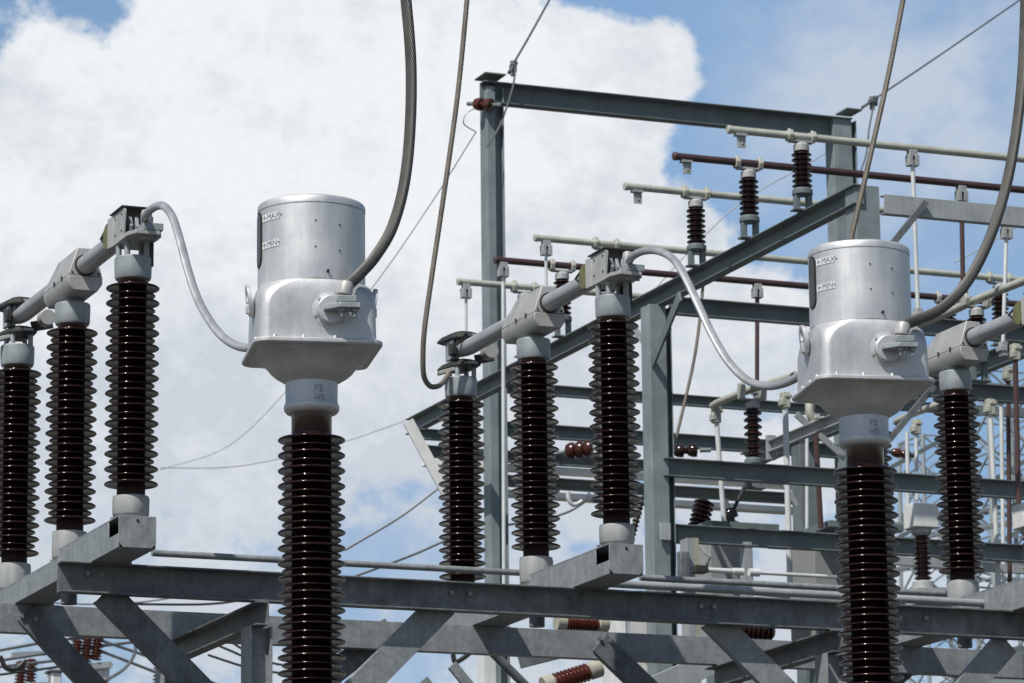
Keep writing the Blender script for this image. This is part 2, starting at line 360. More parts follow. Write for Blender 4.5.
    for yy, a, bb in ((yb-.02, .050, .050), (GY+.75, .050, .050), (GY+ARM-.16, .050, .050), (GY+ARM-.07, .052, .042), (GY+ARM+.02, .05, .030)):
        rr.append([Vector((GX+a*math.cos(2*math.pi*k/n), yy, ZA+bb*math.sin(2*math.pi*k/n))) for k in range(n)])
    at.rings(rr).build('arm_tube', M['alu'], root)
    MB().lathe([(.0, 0), (.062, 0), (.062, .02), (.055, .05), (.05, .05)], (GX, yb, ZA), (0, 1, 0)).build('collar', M['hood'], gb)
    # ---- fixed contact on the front post (closed box, cable terminal)
    fy = GY-ARM
    zb_ = 6.828
    bp = MB().prism([(GX-.085, fy+.14, zb_), (GX-.085, fy-.16, zb_), (GX-.055, fy-.235, zb_), (GX+.075, fy-.235, zb_), (GX+.10, fy-.18, zb_), (GX+.10, fy+.14, zb_)], (0, 0, .022)).build('contact_base', M['hood'], root, .002)
    each('standoff', M['cap'], bp, [lambda b, xx=xx, yy=yy: b.cyl((GX+xx, fy+yy, 6.74), (GX+xx, fy+yy, zb_), .016, 12) for xx, yy in ((-.065, .05), (.06, .05), (-.05, -.06), (.055, -.06))])
    zz = zb_+.022
    each('cheek', M['hood'], bp, [
        lambda b: b.prism([(GX-.083, fy+.09, zz), (GX-.083, fy-.10, zz), (GX-.083, fy-.125, zz+.13), (GX-.083, fy-.085, zz+.152), (GX-.083, fy+.09, zz+.148)], (.008, 0, 0)),
        lambda b: b.prism([(GX-.083, fy+.091, zz-.02), (GX-.083, fy+.093, zz+.148), (GX-.100, fy+.150, zz+.138), (GX-.100, fy+.150, zz-.026)], (.007, 0, 0)),
        lambda b: b.prism([(GX+.085, fy+.09, zz), (GX+.085, fy-.04, zz), (GX+.085, fy-.06, zz+.12), (GX+.085, fy+.09, zz+.145)], (.008, 0, 0))], .0015)
    MB().box(GX-.095, GX+.10, fy-.10, fy+.13, zz+.153, zz+.160).build('roof_plate', M['dark'], bp, .001)
    each('rivet', M['dark'], bp, [lambda b, yy=yy, z_=z_: b.cyl((GX-.087, fy+yy, zz+z_), (GX-.083, fy+yy, zz+z_), .006, 8) for yy, z_ in ((-.06, .03), (-.06, .12), (.06, .03), (.06, .12))])
    each('contact_finger', M['cap'], bp, [lambda b, xx=xx: b.prism([(GX+xx, fy-.06, zz), (GX+xx, fy-.105, zz+.05), (GX+xx, fy-.075, zz+.11), (GX+xx, fy+.02, zz+.125), (GX+xx, fy+.06, zz+.06), (GX+xx, fy+.03, zz)], (.018, 0, 0)) for xx in (-.05, -.015, .02)], .002)
    n = 24
    MB().prism([(GX-.090, fy+.20+.072*math.cos(a), zz+.058+.072*math.sin(a)) for a in [math.pi*2*k/n for k in range(n)]], (.022, 0, 0)).build('spring_cover', M['olive'], bp, .003)
    MB().tube([(GX-.08, fy+.24, zz+.02), (GX-.08, fy+.335, zz+.075), (GX-.08, fy+.26, zz+.10), (GX-.08, fy+.24, zz+.03)], .009, 8).build('hook', M['dark'], bp)
    MB().box(GX-.015, GX+.095, fy-.235, fy-.12, zz+.002, zz+.042).build('terminal_pad', M['cap'], bp, .004)
    MB().lathe([(.026, 0), (.03, .03), (.03, .06), (.025, .08), (.01, .085)], (GX+.02, fy-.17, zz+.042)).build('cable_lug', M['hood'], bp)
    each('bolt', M['bolt'], bp, [lambda b, xx=xx: b.cyl((GX+xx, fy-.20, zb_-.022), (GX+xx, fy-.20, zb_), .013, 6) for xx in (.0, .065)])
    MB().box(GX+.068, GX+.100, fy-.05, fy+.09, 6.70, zb_-.001).build('side_bracket', M['dark'], bp, .004)
    # ---- open jaw on the rear post
    ry = GY+ARM
    def hoodplate(z):
        pl = [(-.105, .13), (-.075, -.06), (-.02, -.13), (.085, -.12), (.095, .02), (.075, .15), (-.05, .17)]; N_ = len(pl)
        q = [(-.085, .10), (-.06, -.05), (-.015, -.10), (.07, -.095), (.078, .02), (.06, .12), (-.04, .14)]
        rr = [[Vector((GX+a, ry+b, zz_)) for a, b in pp] for pp, zz_ in ((pl, z), (pl, z+.012), (q, z+.034), ([(a*.6, b*.6) for a, b in q], z+.05))]
        return MB().rings(rr)
    lh = hoodplate(6.812).build('lower_hood', M['dark'], root, .002, smooth=20)
    hoodplate(6.985).build('upper_hood', M['dark'], lh, .002, smooth=20)
    each('standoff', M['cap'], lh, [lambda b, xx=xx, yy=yy: b.cyl((GX+xx, ry+yy, 6.744), (GX+xx, ry+yy, 6.812), .015, 12) for xx, yy in ((-.05, .06), (.06, .06), (.062, -.06), (-.045, -.06))])
    each('jaw_finger', M['cap'], lh, [lambda b, xx=xx: b.box(GX+xx, GX+xx+.02, ry-.03, ry+.08, 6.864, 6.985) for xx in (-.07, -.04)], .003)
    MB().box(GX-.09, GX-.062, ry-.09, ry-.02, 6.88, 6.95).build('contact_tip', M['dark'], lh, .003)
    each('name_plate', M['hood'], lh, [lambda b, z=z: b.box(GX+.0, GX+.06, ry-.128, ry-.118, z+.008, z+.022) for z in (6.812, 6.985)])
    MB().cyl((GX+.13, ry-.19, 6.895), (GX+.13, ry-.11, 6.895), .047, 24).build('guide_disc', M['hood'], lh, .003)
    MB().bar((GX+.06, ry-.10, 6.85), (GX+.19, ry-.05, 6.89), .02, .06).build('guide_arm', M['dark'], lh)
    MB().bar((GX-.05, ry-.03, 6.80), (GX-.155, ry-.02, 6.765), .06, .022).build('cable_terminal', M['hood'], lh, .003)
    return root
sw = make_switch(); switches = {0: sw}
LBL = {-1: 'grey three-post disconnect switch with brown insulators, cut by the left edge of the photo',
       0: 'grey three-post disconnect switch with brown insulators, whole one between the two silver current transformers',
       1: 'grey three-post disconnect switch with brown insulators, cut off at right behind the right silver transformer'}
for k in (-1, 1): switches[k] = copy_tree(sw); switches[k].location = (GX+PITCHX*k, GY, BT)
for k in (-1, 0, 1): switches[k]['label'] = LBL[k]

# ================================================================== SUPPORT FRAME OF THE SWITCHES
YF, YR = 20.32, 21.85                       # front faces of the two long beams
HB = .165
fr = thing('switch_support_frame', (8.5, YF, 0), 'long galvanised beam frame with diagonal braces carrying the three disconnect switches', 'steel frame')
xl = hz(56, 563, BT-.0).x
fb = MB().prof((xl, YF+.075, BT-.001), (15, YF+.075, BT-.001), channel(HB, .075, .009, 1)); fb.build('front_beam', M['galv_old_or_shaded'], fr, .0015)
xr0 = 4.4
rb = MB().prof((xr0, YR, BT-.001), (15.5, YR, BT-.001), channel(HB, .075, .009, -1)); rb.build('rear_beam', M['galv'], fr, .0015)
for px in (87, 101, 451, 469, 700, 713, 925):
    p = hy(px, 574+(px-87)*.053, YF+.07); MB().cyl((p.x, YF+.066, p.z), (p.x, YF+.05, p.z), .014, 6).build('bolt', M['bolt'], fr)
# cross members slung under the beams (run away from the viewer)
def cross(px, py, pxe, w=.075, sgn=1):
    p = hy(px, py, YF+.0); p.z = BT-HB-.003; e = Vector((p.x, YR+.18, p.z))
    MB().prof(p-Vector((0, .02, 0)), e, channel(.13, w, .009, sgn)).build('cross_member', M['galv_old_or_shaded'], fr, .0015); return p
ca = cross(268, 601, 180, .075, -1); cb = cross(842, 632, 740, .075, -1)
for p in (ca, cb):
    for yy, nm in ((YF+.0, 1), (YR+.03, 2)):
        q = MB().prof((p.x+.03, yy+.085, 0), (p.x+.03, yy+.085, BT-HB-.135), ibeam(.13, .15, .011, .008), up=(1, 0, 0)); q.build('column', M['galv'], fr, .001)
# diagonal flat braces in the two beam planes
def brace(px0, py0, px1, py1, Y, w, m='galv_old_or_shaded', th=.012, lip=.05):
    a = hy(px0, py0, Y); b = hy(px1, py1, Y); d = (b-a); n_ = Vector((0, 1, 0)); s = d.normalized().cross(n_)
    mb = MB().prof(a, b, [(-w/2, 0), (w/2, 0), (w/2, th), (-w/2+th, th), (-w/2+th, lip), (-w/2, lip)], up=n_)
    return mb.build('brace', M[m], fr, .0015)
brace(105, 592, 265, 755, YF+.088, .155); brace(445, 603, 290, 760, YF+.088, .16, 'galv')
brace(712, 617, 860, 765, YF+.088, .155, 'galv'); brace(1008, 642, 880, 790, YF+.088, .155, 'galv')
brace(26, 612, 168, 765, YR-.014, .135); brace(392, 628, 240, 745, YR+.09, .14); brace(600, 642, 700, 738, YR-.014, .14)
brace(925, 650, 800, 760, YR+.09, .14)
for px, py in ((22, 616), (36, 619), (600, 638), (611, 641)):
    p = hy(px, py, YR-.02); MB().cyl((p.x, YR-.03, p.z), (p.x, YR-.012, p.z), .014, 6).build('bolt', M['bolt'], fr)
# operating rods
p = hz(152, 552.5, BT+.235); e = u_end(p, 538)
def uline_tube(name, px0, py0, Y, px1, r, m, label, cat, grp=None):
    p = hy(px0, py0, Y); e = u_end(p, px1); o = MB().cyl(p, e, r, 18).build(name, M[m]); return tag(o, label, cat, grp)
uline_tube('operating_rod', 152, 553, GY+.14, 620, .019, 'galv', 'thin grey pipe running from the left switch base to the middle switch', 'pipe', 'operating rods over the beams')
uline_tube('operating_rod', 640, 577.5, GY+.14, 1060, .019, 'galv', 'thin upper one of two pale pipes right of the middle switch', 'pipe', 'operating rods over the beams')
uline_tube('operating_rod', 600, 583, GY-.42, 1060, .023, 'galv_pale', 'thicker pale pipe lying low along the beam top, right of the middle switch', 'pipe', 'operating rods over the beams')

# ================================================================== CURRENT TRANSFORMERS
CY = 16.7; CX = {0: hy(311.6, 500, CY).x, 1: hy(312, 500, CY).x + PITCHX}
def zc(py): return hy(312, py, CY).z

Zb0 = 2.9
def sq_ring(h, cr, z, n=16):                # rounded square, corner radius cr, 4*n points
    pts = []
    for q in range(4):
        cxs, cys = ((1, 1), (-1, 1), (-1, -1), (1, -1))[q]
        for k in range(n):
            a = math.pi/2*q + math.pi/2*k/(n-1)
            pts.append(Vector((cxs*(h-cr)+cr*math.cos(a), cys*(h-cr)+cr*math.sin(a), z)))
    return pts
def make_ct():
    root = thing('current_transformer', (CX[0], CY, Zb0), '', 'current transformer', 'silver current transformers', rz=R(-12))
    def Z(py): return zc(py)-Zb0
    zt, zs, zf, zn, zl, zp, zsh = Z(207), Z(290), Z(351), Z(384), Z(406), Z(413), Z(441)
    rc = .2445
    cyl_ = MB().lathe([(.20, zs), (rc-.003, zs), (rc, zs+.003), (rc, zs+.012), (rc, zt-.042), (rc-.0025, zt-.040), (rc-.0025, zt-.037), (rc+.0015, zt-.035), (rc+.0015, zt-.012), (rc-.003, zt-.003), (rc-.012, zt+.002), (rc-.05, zt+.006), (.02, zt+.012)], n=72).build('expansion_tank', M['spun'], root, local=True)
    MB().lathe([(rc-.02, zs-.003), (rc-.004, zs-.0028), (rc-.004, zs-.0002), (rc-.02, zs)], n=72).build('seam', M['black'], cyl_, local=True)
    # sight glass and lettering on the shell, placed by angle round the tank
    def on_cyl(ang, z, r=rc): return Vector((r*math.sin(ang), -r*math.cos(ang), z)), Vector((math.sin(ang), -math.cos(ang), 0))
    a0 = R(-82)                             # far left of the visible side
    def slot(r, hw, hh, d, m, nm, par):
        n = 12; pts = []; zm = (Z(216)+Z(272))/2
        for k in range(n+1): a = math.pi*k/n; pts.append((hw*math.cos(a), hh-hw+hw*math.sin(a)))
        for k in range(n+1): a = math.pi+math.pi*k/n; pts.append((hw*math.cos(a), -hh+hw+hw*math.sin(a)))
        rr = [[on_cyl(a0+u/rc, zm+v, r_)[0] for u, v in pts] for r_ in (r-.01, r+d)]
        return MB().rings(rr).build(nm, m, par, local=True)
    hh = (Z(212)-Z(267))/2
    sg = slot(rc, .040, hh, .004, M['black'], 'sight_glass', cyl_)
    slot(rc, .030, hh-.01, .0055, M['glass'], 'glass', cyl_)
    for txt, py in (('\u2190MAX\u2022', 229), ('\u2190MIN\u2022', 256)):
        zz = Z(py); aa = R(-71); wd = .118; ht = .033
        pl = MB(); rr = []
        for r_ in (rc-.004, rc+.0025): rr.append([on_cyl(aa+u/rc, zz+v, r_)[0] for u, v in [(wd*k/10, 0) for k in range(11)]+[(wd*k/10, ht) for k in range(10, -1, -1)]])
        lp = pl.rings(rr).build('level_label', M['label'], cyl_, local=True)
        text_mb(txt, .037, lambda u, v: on_cyl(aa+(u+.006)/rc, zz+v+.005, rc+.0027), .001).build('level_mark', M['ink'], cyl_, smooth=0, local=True)
    def rivet(px, py):
        a = math.asin((px-312)/222/rc)-R(7.3); c, nn = on_cyl(a, Z(py+12)); return c, nn
    for px, py in ((316, 221), (340, 224), (316, 247), (340, 249.5)):
        c, nn = rivet(px, py); MB().cyl(c-nn*.002, c+nn*.004, .0038, 8).build('rivet', M['dark'], cyl_, local=True)
    c, nn = rivet(328, 271); MB().cyl(c-nn*.002, c+nn*.012, .0075, 6).build('bolt', M['dark'], cyl_, local=True)
    # head: rounded square that domes into the round tank
    hb = .264; rr = []
    for t in (0, .04, .1, .2, .32, .45, .52, .60, .67, .73, .79, .84, .88, .915, .945, .968, .985, .996, 1.0):   # 0 bottom .. 1 top
        z = zf + (zs-.003-zf)*t
        h0, h1, c0, T0 = hb-.003, .2425, .045, .52
        if t <= T0: h, cr = hb-.003*t/T0, c0
        else:
            q = (t-T0)/(1-T0); s = 1-math.sqrt(max(0, 1-q*q)); h = h0+(h1-h0)*s; d0 = h0*1.41421-.41421*c0
            cr = (h*1.41421-(d0+(h1-d0)*s))/.41421
        rr.append(sq_ring(h, min(cr, h*.999), z))
    hd = MB().rings(rr).build('tank_head', M['silver'], root, smooth=30, local=True)
    fl = MB().rings([sq_ring(.26, .06, zf-.028), sq_ring(.287, .065, zf-.024), sq_ring(.292, .07, zf-.018), sq_ring(.292, .07, zf-.006), sq_ring(.286, .065, zf)], True).build('rim_flange', M['silver'], hd, local=True)
    for q in range(4):
        for k in (-.2, -.07, .07, .2):
            x, y = ((k, -.276), (.276, k), (k, .276), (-.276, k))[q]; MB().lathe([(.010, 0), (.008, .012), (.002, .014)], (x, y, zf), n=8).build('bolt', M['silver'], hd, local=True)
    # funnel below
    rr = []
    for t, h, rd in ((0, .262, .07), (.06, .250, .10), (.14, .234, .15), (.28, .217, .19), (.45, .202, .201), (.62, .186, .186), (.76, .166, .166), (.87, .144, .144), (.94, .128, .128), (1, .1185, .1185)):
        rr.append(sq_ring(h, min(rd, h*.999), (zf-.028)*(1-t)+zn*t))
    fn = MB().rings(rr).build('funnel', M['silver'], root, smooth=60, local=True)
    nk = MB().lathe([(.114, zn+.004), (.1185, zn), (.1175, zl+.012), (.123, zl+.002), (.126, zl-.01), (.124, zl-.024), (.114, zl-.036), (.093, zl-.042)], n=56).build('neck_collar', M['silver'], root, local=True)
    def on_neck(u, v): a = R(-2)+u/.1185; return Vector((.1185*math.sin(a), -.1185*math.cos(a), zn-.055+v)), Vector((math.sin(a), -math.cos(a), 0))
    text_mb('P2', .042, lambda u, v: on_neck(u, v), .003).build('terminal_mark', M['cap'], nk, smooth=0, local=True)
    text_mb('H2', .042, lambda u, v: on_neck(u, v-.043), .003).build('terminal_mark', M['cap'], nk, smooth=0, local=True)
    # insulator
    hp = .0704; nb = int((zsh-.15)/hp); z0 = zsh-hp*nb
    pr = [(.10, .0), (.10, z0-.03), (.09, z0-.02)] + shed_profile(z0, zsh, nb, .0895, .1525, .134) + [(.0895, zsh+.03), (.0895, zp+.03), (.08, zp+.035)]
    ins = MB().lathe(pr, n=48).build('insulator', M['porc'], root, smooth=50, local=True)
    MB().lathe([(.0897, zsh+.034), (.0912, zsh+.037), (.0912, zp+.034), (.0897, zp+.034)], n=48).build('porcelain_neck', M['porc_neck'], ins, local=True)
    MB().lathe([(.17, -.12), (.17, -.09), (.13, -.09), (.125, .05), (.10, .06)], n=40).build('base_tank', M['base'], root, local=True)
    MB().box(-.2, .2, -.2, .2, -.3, -.12).box(-.13, .13, -.13, .13, -Zb0, -.3).build('pedestal', M['galv'], root, .004, local=True)
    # lifting lugs, on the left and right faces
    for sx_ in (-1, 1):
        x0 = sx_*.248; zz = Z(303); pts = []
        for y, z in ((-.045, -.07), (-.035, .02), (-.03, .055), (0, .075), (.03, .055), (.035, .02), (.045, -.07)): pts.append((y, z))
        mb = MB(); n = 12
        outer = [(math.cos(2*math.pi*k/n)*.055, math.sin(2*math.pi*k/n)*.075*(1.0)) for k in range(n)]
        inner = [(math.cos(2*math.pi*k/n)*.024, .025+math.sin(2*math.pi*k/n)*.030) for k in range(n)]
        A = [Vector((x0+sx_*(.026+.02*(v/.075)*.5), u, zz+v)) for u, v in outer]; Bn = [Vector((x0+sx_*(.026+.02*(v/.075)*.5), u, zz+v)) for u, v in inner]
        d = Vector((sx_*.018, 0, 0)); i = mb.add(A+Bn+[a+d for a in A]+[a+d for a in Bn])
        for k in range(n):
            k2 = (k+1) % n
            mb.f += [[i+k, i+k2, i+n+k2, i+n+k], [i+2*n+k, i+2*n+k2, i+3*n+k2, i+3*n+k], [i+k, i+k2, i+2*n+k2, i+2*n+k], [i+n+k, i+n+k2, i+3*n+k2, i+3*n+k]]
        mb.prism([(x0-sx_*.01, -.012, zz-.06), (x0+sx_*.05, -.012, zz-.06), (x0+sx_*.05, -.012, zz-.02), (x0-sx_*.01, -.012, zz+.005)], (0, .024, 0))
        mb.build('lifting_lug', M['silver'], hd, .002, local=True)
    # terminals front and rear
    for s in (1, -1):
        zt_ = Z(323); TX = .055*s
        tm = MB().lathe([(.086, 0), (.086, .014), (.068, .018), (.066, .045), (.060, .05), (.050, .05)], (TX, -s*.250, zt_), (0, -s, 0), 32).build('terminal', M['silver'], root, local=True)
        for k in range(6):
            a = 2*math.pi*k/6+.3; MB().cyl((TX+.077*math.cos(a), -s*.260, zt_+.077*math.sin(a)), (TX+.077*math.cos(a), -s*.272, zt_+.077*math.sin(a)), .008, 6).build('bolt', M['silver'], tm, local=True)
        def X(v): return TX+s*v
        MB().prism([(X(-.04), -s*.27, zt_-.012), (X(-.04), -s*.33, zt_-.012), (X(.02), -s*.39, zt_-.012), (X(.115), -s*.39, zt_-.012), (X(.115), -s*.31, zt_-.012), (X(.05), -s*.27, zt_-.012)], (0, 0, .024)).build('terminal_plate', M['cap'], tm, .003, local=True)
        MB().box(min(X(.01), X(.10)), max(X(.01), X(.10)), min(-s*.315, -s*.385), max(-s*.315, -s*.385), zt_+.013, zt_+.045).build('cable_clamp', M['cap'], tm, .004, local=True)
        MB().lathe([(.020, 0), (.034, .008), (.035, .05), (.028, .066), (.02, .07)], (X(.045), -s*.35, zt_+.046), (.2*s, 0, 1), 20).build('cable_lug', M['hood'], tm, local=True)
        for xx in (.035, .09): MB().cyl((X(xx), -s*.365, zt_-.05), (X(xx), -s*.365, zt_-.012), .009, 8).cyl((X(xx), -s*.365, zt_-.028), (X(xx), -s*.365, zt_-.012), .017, 6).build('bolt', M['bolt'], tm, local=True)
    return root
ct = make_ct(); ct['label'] = 'silver current transformer standing clear against the sky left of the middle disconnect switch'
ct2 = copy_tree(ct); ct2.location = (CX[1], CY, Zb0+.022); ct2['label'] = 'silver current transformer at right, in front of the busbar frame and gantry'

# ------------------------------------------------------------------ flexible cables
def cable(name, pts, r, m, label, lobes=14, pitch=.3, n=14, cat='cable', grp=None):
    o = MB().strand(smooth_path(pts, n), r, lobes, pitch).build(name, M[m], smooth=45); return tag(o, label, cat, grp)
def path(pix, Y0, Y1):
    n = len(pix)-1; return [hy(a, b, Y0+(Y1-Y0)*i/n) for i, (a, b) in enumerate(pix)]
cable('stranded_cable', path([(345, 291), (349, 285), (359, 275), (375, 257), (392, 228), (404, 185), (410, 130), (411, 65), (406, 0), (399, -60)], CY-.36, CY-.2), .026, 'strand',
      'thick dark twisted cable rising from the front terminal of the left silver transformer', 17, .42, 40, grp='heavy cables to the transformers')
cable('stranded_cable', path([(900, 330), (905, 325), (917, 320), (942, 308), (968, 281), (991, 235), (1008, 178), (1019, 110), (1024, 45), (1027, -60)], CY-.36, CY-.2), .026, 'strand',
      'thick grey twisted cable rising from the front terminal of the right silver transformer', 17, .42, 40, grp='heavy cables to the transformers')
cable('dropper_cable', path([(449, 373), (444, 381), (438, 386), (430, 386), (424, 376), (423, 355), (425, 325), (433, 268), (446, 180), (458, 92), (467, 0), (472, -60)], 22.2, 21.8), .0165, 'strand_thin',
      'thin tan cable hanging down in a hook to the rear post of the middle switch', 10, .3, 20, grp='thin dropper cables')
cable('dropper_cable', path([(853, 402), (848, 410), (842, 412), (836, 402), (836, 370), (840, 310), (850, 245), (862, 192), (875, 135), (889, 72), (903, 0), (914, -60)], 23.2, 22.8), .0185, 'strand_thin',
      'thin tan cable slanting down behind the right silver transformer', 10, .3, 20, grp='thin dropper cables')
def jumper(k, pix, label):
    n = len(pix)-1; fy = GY-ARM-.16; ye = CY+.38; pts = []
    for i, (a, b) in enumerate(pix): t = i/n; pts.append(hy(a, b, fy+(ye-fy)*t))
    cable('jumper_cable', pts, .0215, 'strand_light', label, 16, .36, 20, grp='pale jumper cables')
jumper(-1, [(144, 220), (148, 212), (157, 206), (165, 207), (173, 218), (180, 240), (188, 270), (197, 297), (208, 318), (222, 336), (238, 346), (255, 347), (275, 338), (290, 325)],
       'pale twisted jumper cable arching from the left switch to the left silver transformer')
jumper(0, [(628, 263), (633, 256), (644, 251), (658, 251), (672, 258), (684, 275), (697, 302), (712, 334), (728, 361), (746, 379), (765, 386), (785, 383), (805, 373), (825, 360), (840, 350)],
       'pale twisted jumper cable arching from the middle switch to the right silver transformer')

# ================================================================== GANTRY (rear left)
YG = 35.0
ga = thing('gantry', (hy(491, 300, YG).x, YG, 0), 'tall blue grey steel gantry with a long top beam rising over the busbars', 'gantry')
def ucol(px0, px1, pytop, Y, par, ms=('galv_pale', 'galv_far'), zbot=0, split=.45, name='column'):
    a = hy(px0, pytop, Y); b = hy(px1, pytop, Y); xm = a.x+(b.x-a.x)*split
    mb = MB().box(a.x, xm, Y-.09, Y+.10, zbot, a.z); mb.box(xm, b.x-.012, Y-.01, Y+.02, zbot, a.z); mb.box(b.x-.012, b.x, Y-.07, Y+.1, zbot, a.z)
    return mb.build(name, M['galv_col'], par, .002)
def uchan(px0, py0, Y, px1, h, par, name='cross_beam', m='galv_far', w=.075, sgn=1, over=0):
    p = hy(px0, py0, Y); e = u_end(p, px1); p = p-Vector((over, 0, 0))
    y = p.y + (w if sgn > 0 else 0); a = Vector((p.x, y, p.z)); b = Vector((e.x, y, e.z))
    return MB().prof(a, b, channel(h, w, .010, sgn)).build(name, M[m], par, .0015)
ucol(483.5, 501, 88, YG, ga); ucol(829, 853, 120, YG, ga, split=.75)
uchan(484, 80, YG-.12, 853, .215, ga, 'top_beam', 'galv_far', .12, 1)
MB().box(hy(480, 80, YG).x-.01, hy(500, 80, YG).x, YG-.16, YG+.12, hy(500, 80, YG).z+.004, hy(500, 80, YG).z+.02).build('cap_plate', M['green'], ga, .002)
pe = hy(838, 113, YG); MB().box(pe.x+.02, pe.x+.20, YG-.16, YG+.10, pe.z+.004, pe.z+.02).build('cap_plate', M['galv_far'], ga, .002)
uchan(502, 381, YG, 838, .105, ga); uchan(502, 421, YG, 838, .135, ga)

# ================================================================== BUSBAR FRAME
XS, ZS = 13.57, 9.365
bf = thing('busbar_gantry', (XS, 29.86, 0), 'blue grey steel frame with sloping looking top beam carrying the six busbars', 'steel frame')
ys0, ys1 = hx(407, 419, XS).y, hx(856, 195, XS).y
MB().prof((XS+.07, ys1, ZS), (XS+.07, ys0, ZS), channel(.155, .09, .010, -1)).build('top_beam', M['galv_far'], bf, .0015)
YC1 = 29.84
def hcol(px0, px1, Y, ztop, name='column', par=bf, frac=.68):
    a = hy(px0, 420, Y).x; b = hy(px1, 420, Y).x; xm = a+(b-a)*frac
    mb = MB().box(a, xm, Y-.08, Y+.1, 0, ztop); mb.box(xm, b, Y+.02, Y+.045, 0, ztop); mb.box(b-.008, b, Y-.04, Y+.1, 0, ztop)
    return mb.build(name, M['galv_col'], par, .002)
hcol(647.5, 671.5, YC1, ZS-.158)
hcol(858, 884, ys1+.1, ZS+.0, frac=.9)
uchan(672, 296, YC1, 1040, .15, bf); uchan(665, 457, YC1-.12, 1040, .155, bf); uchan(672, 523.5, YC1, 1040, .15, bf)
p6 = hy(664, 523, YC1-.13); MB().box(p6.x-.03, p6.x+.06, YC1-.13, YC1-.10, p6.z-.14, p6.z-.0).build('gusset', M['galv_pale'], bf, .002)
uchan(884, 194, ys1-.02, 1060, .15, bf, 'near_beam', 'galv_pale', .07, -1)
def flat(px0, py0, Ya, px1, py1, Yb, w, t, name, m, par, up=(0, 1, 0)):
    a = hy(px0, py0, Ya); b = hy(px1, py1, Yb); return MB().bar(a, b, w, t, up).build(name, M[m], par, .001)
flat(680, 296, YC1-.9, 652, 364, YC1-.06, .09, .02, 'knee_brace', 'galv_far', bf, (1, 0, 0))
flat(625, 318, YC1+.75, 653, 352, YC1+.1, .07, .02, 'knee_brace', 'galv_pale', bf, (1, 0, 0))
flat(926, 202, ys1-.05, 893, 243, ys1-.05, .05, .03, 'strut', 'galv_old_or_shaded', bf)  # darker steel colour stands in for the strut's shaded face
flat(934, 386, YC1-.6, 888, 441, YC1-.6, .05, .04, 'strut', 'galv_old_or_shaded', bf)
flat(408, 421, ys0-.7, 447, 494, ys0-.7, .11, .02, 'knee_brace', 'galv_sunlit', bf)  # sunlight on this brace is put into its near-white colour
uchan(427, 445, ys0-.25, 800, .11, bf); uchan(500, 474, ys0-.25, 810, .11, bf)
uchan(418, 428, ys0-.5, 450, .10, bf)
for px0, py0, px1 in ((500, 474+15, 815), (427, 445+13.5, 800)):          # added pale strips, coloured as sunlit lower flanges of the far beams
    p = hy(px0, py0, ys0-.45); e = u_end(p, px1); MB().box(p.x, e.x, ys0-.46, ys0-.30, p.z-.055, p.z).build('sunlit_flange', M['galv_sunlit'], bf, .002)
# second frame at right
YS2 = hz(1004, 345, ZS).y; XS2 = hz(1004, 345, ZS).x
b2 = thing('busbar_gantry', (XS2, 29.86, 0), 'blue grey steel frame at the right edge behind the right disconnect switch', 'steel frame')
MB().prof((XS2+.07, YS2-6, ZS), (XS2+.07, YS2+5.5, ZS), channel(.17, .09, .010, -1)).build('top_beam', M['galv_far'], b2, .0015)
uchan(900, 377, YC1+.9, 1060, .15, b2); 
MB().box(XS2-.08, XS2+.1, YS2-3.4, YS2-3.2, 0, ZS-.17).build('column', M['galv_far'], b2, .002)
MB().box(XS2-.08, XS2+.1, YS2+4.0, YS2+4.2, 0, ZS-.17).build('column', M['galv_far'], b2, .002)

# ------------------------------------------------------------------ bus supports and busbars
bus = [(525, 287), (563, 265.5), (607, 244), (697, 193), (750, 163.5), (803, 137)]    # support position in the image, tube height there
ends = [458, 495, 535, 625, 674, 728]
cols = ['cream', 'brown', 'cream', 'cream', 'brown', 'cream']
def bus_support(p_base, z_tube, label, group='bus support insulators'):
    """two-legged stand, ribbed insulator, cap and a saddle with two clamps; the tube runs along X"""
    x, y, z = p_base; root = thing('bus_support', p_base, label, 'insulator', group)
    H = z_tube-z; c = (x, y, 0)
    zi0, zi1 = z+H*.31, z+H*.80
    lg = MB()
    for s in (-1, 1): lg.box(x+s*.052-.020, x+s*.052+.020, y-.025, y+.025, z+.002, zi0-.05)
    lg.lathe([(.05, zi0-.06), (.082, zi0-.055), (.082, zi0-.02), (.06, zi0), (.02, zi0)], c, n=20).box(x-.09, x+.09, y-.05, y+.05, z, z+.012)
    lg.build('stand', M['galv_far'], root, .002)
    MB().lathe(simple_sheds(zi0, zi1, 7, .045, .080), c, n=24).build('insulator', M['porc'], root, smooth=50)
    MB().lathe([(.02, zi1), (.062, zi1), (.062, zi1+.05), (.04, zi1+.07), (.02, zi1+.075)], c, n=20).box(x-.1, x+.1, y-.03, y+.03, zi1+.07, zi1+.085).build('cap', M['base'], root, .002)
    for s in (-1, 1):
        MB().prism([(x+s*.10-.02, y-.035, zi1+.08), (x+s*.10-.02, y+.035, zi1+.08), (x+s*.10-.02, y+.05, z_tube), (x+s*.10-.02, y+.03, z_tube+.045), (x+s*.10-.02, y-.03, z_tube+.045), (x+s*.10-.02, y-.05, z_tube)], (.04, 0, 0)).cyl((x+s*.10, y, z_tube+.02), (x+s*.10, y, z_tube+.058), .012, 8).build('tube_clamp', M['cream'], root, .008)
    return root
BNAME = ['farthest cream busbar tube, lowest in the photo, starting left of the gantry post', 'lower dark brown busbar tube starting at the gantry post', 'cream busbar tube starting above the middle switch gear housing',
         'cream busbar tube starting right of the gantry post under the upper brown one', 'upper dark brown busbar tube starting under the gantry top beam', 'topmost cream busbar tube crossing the right gantry column']
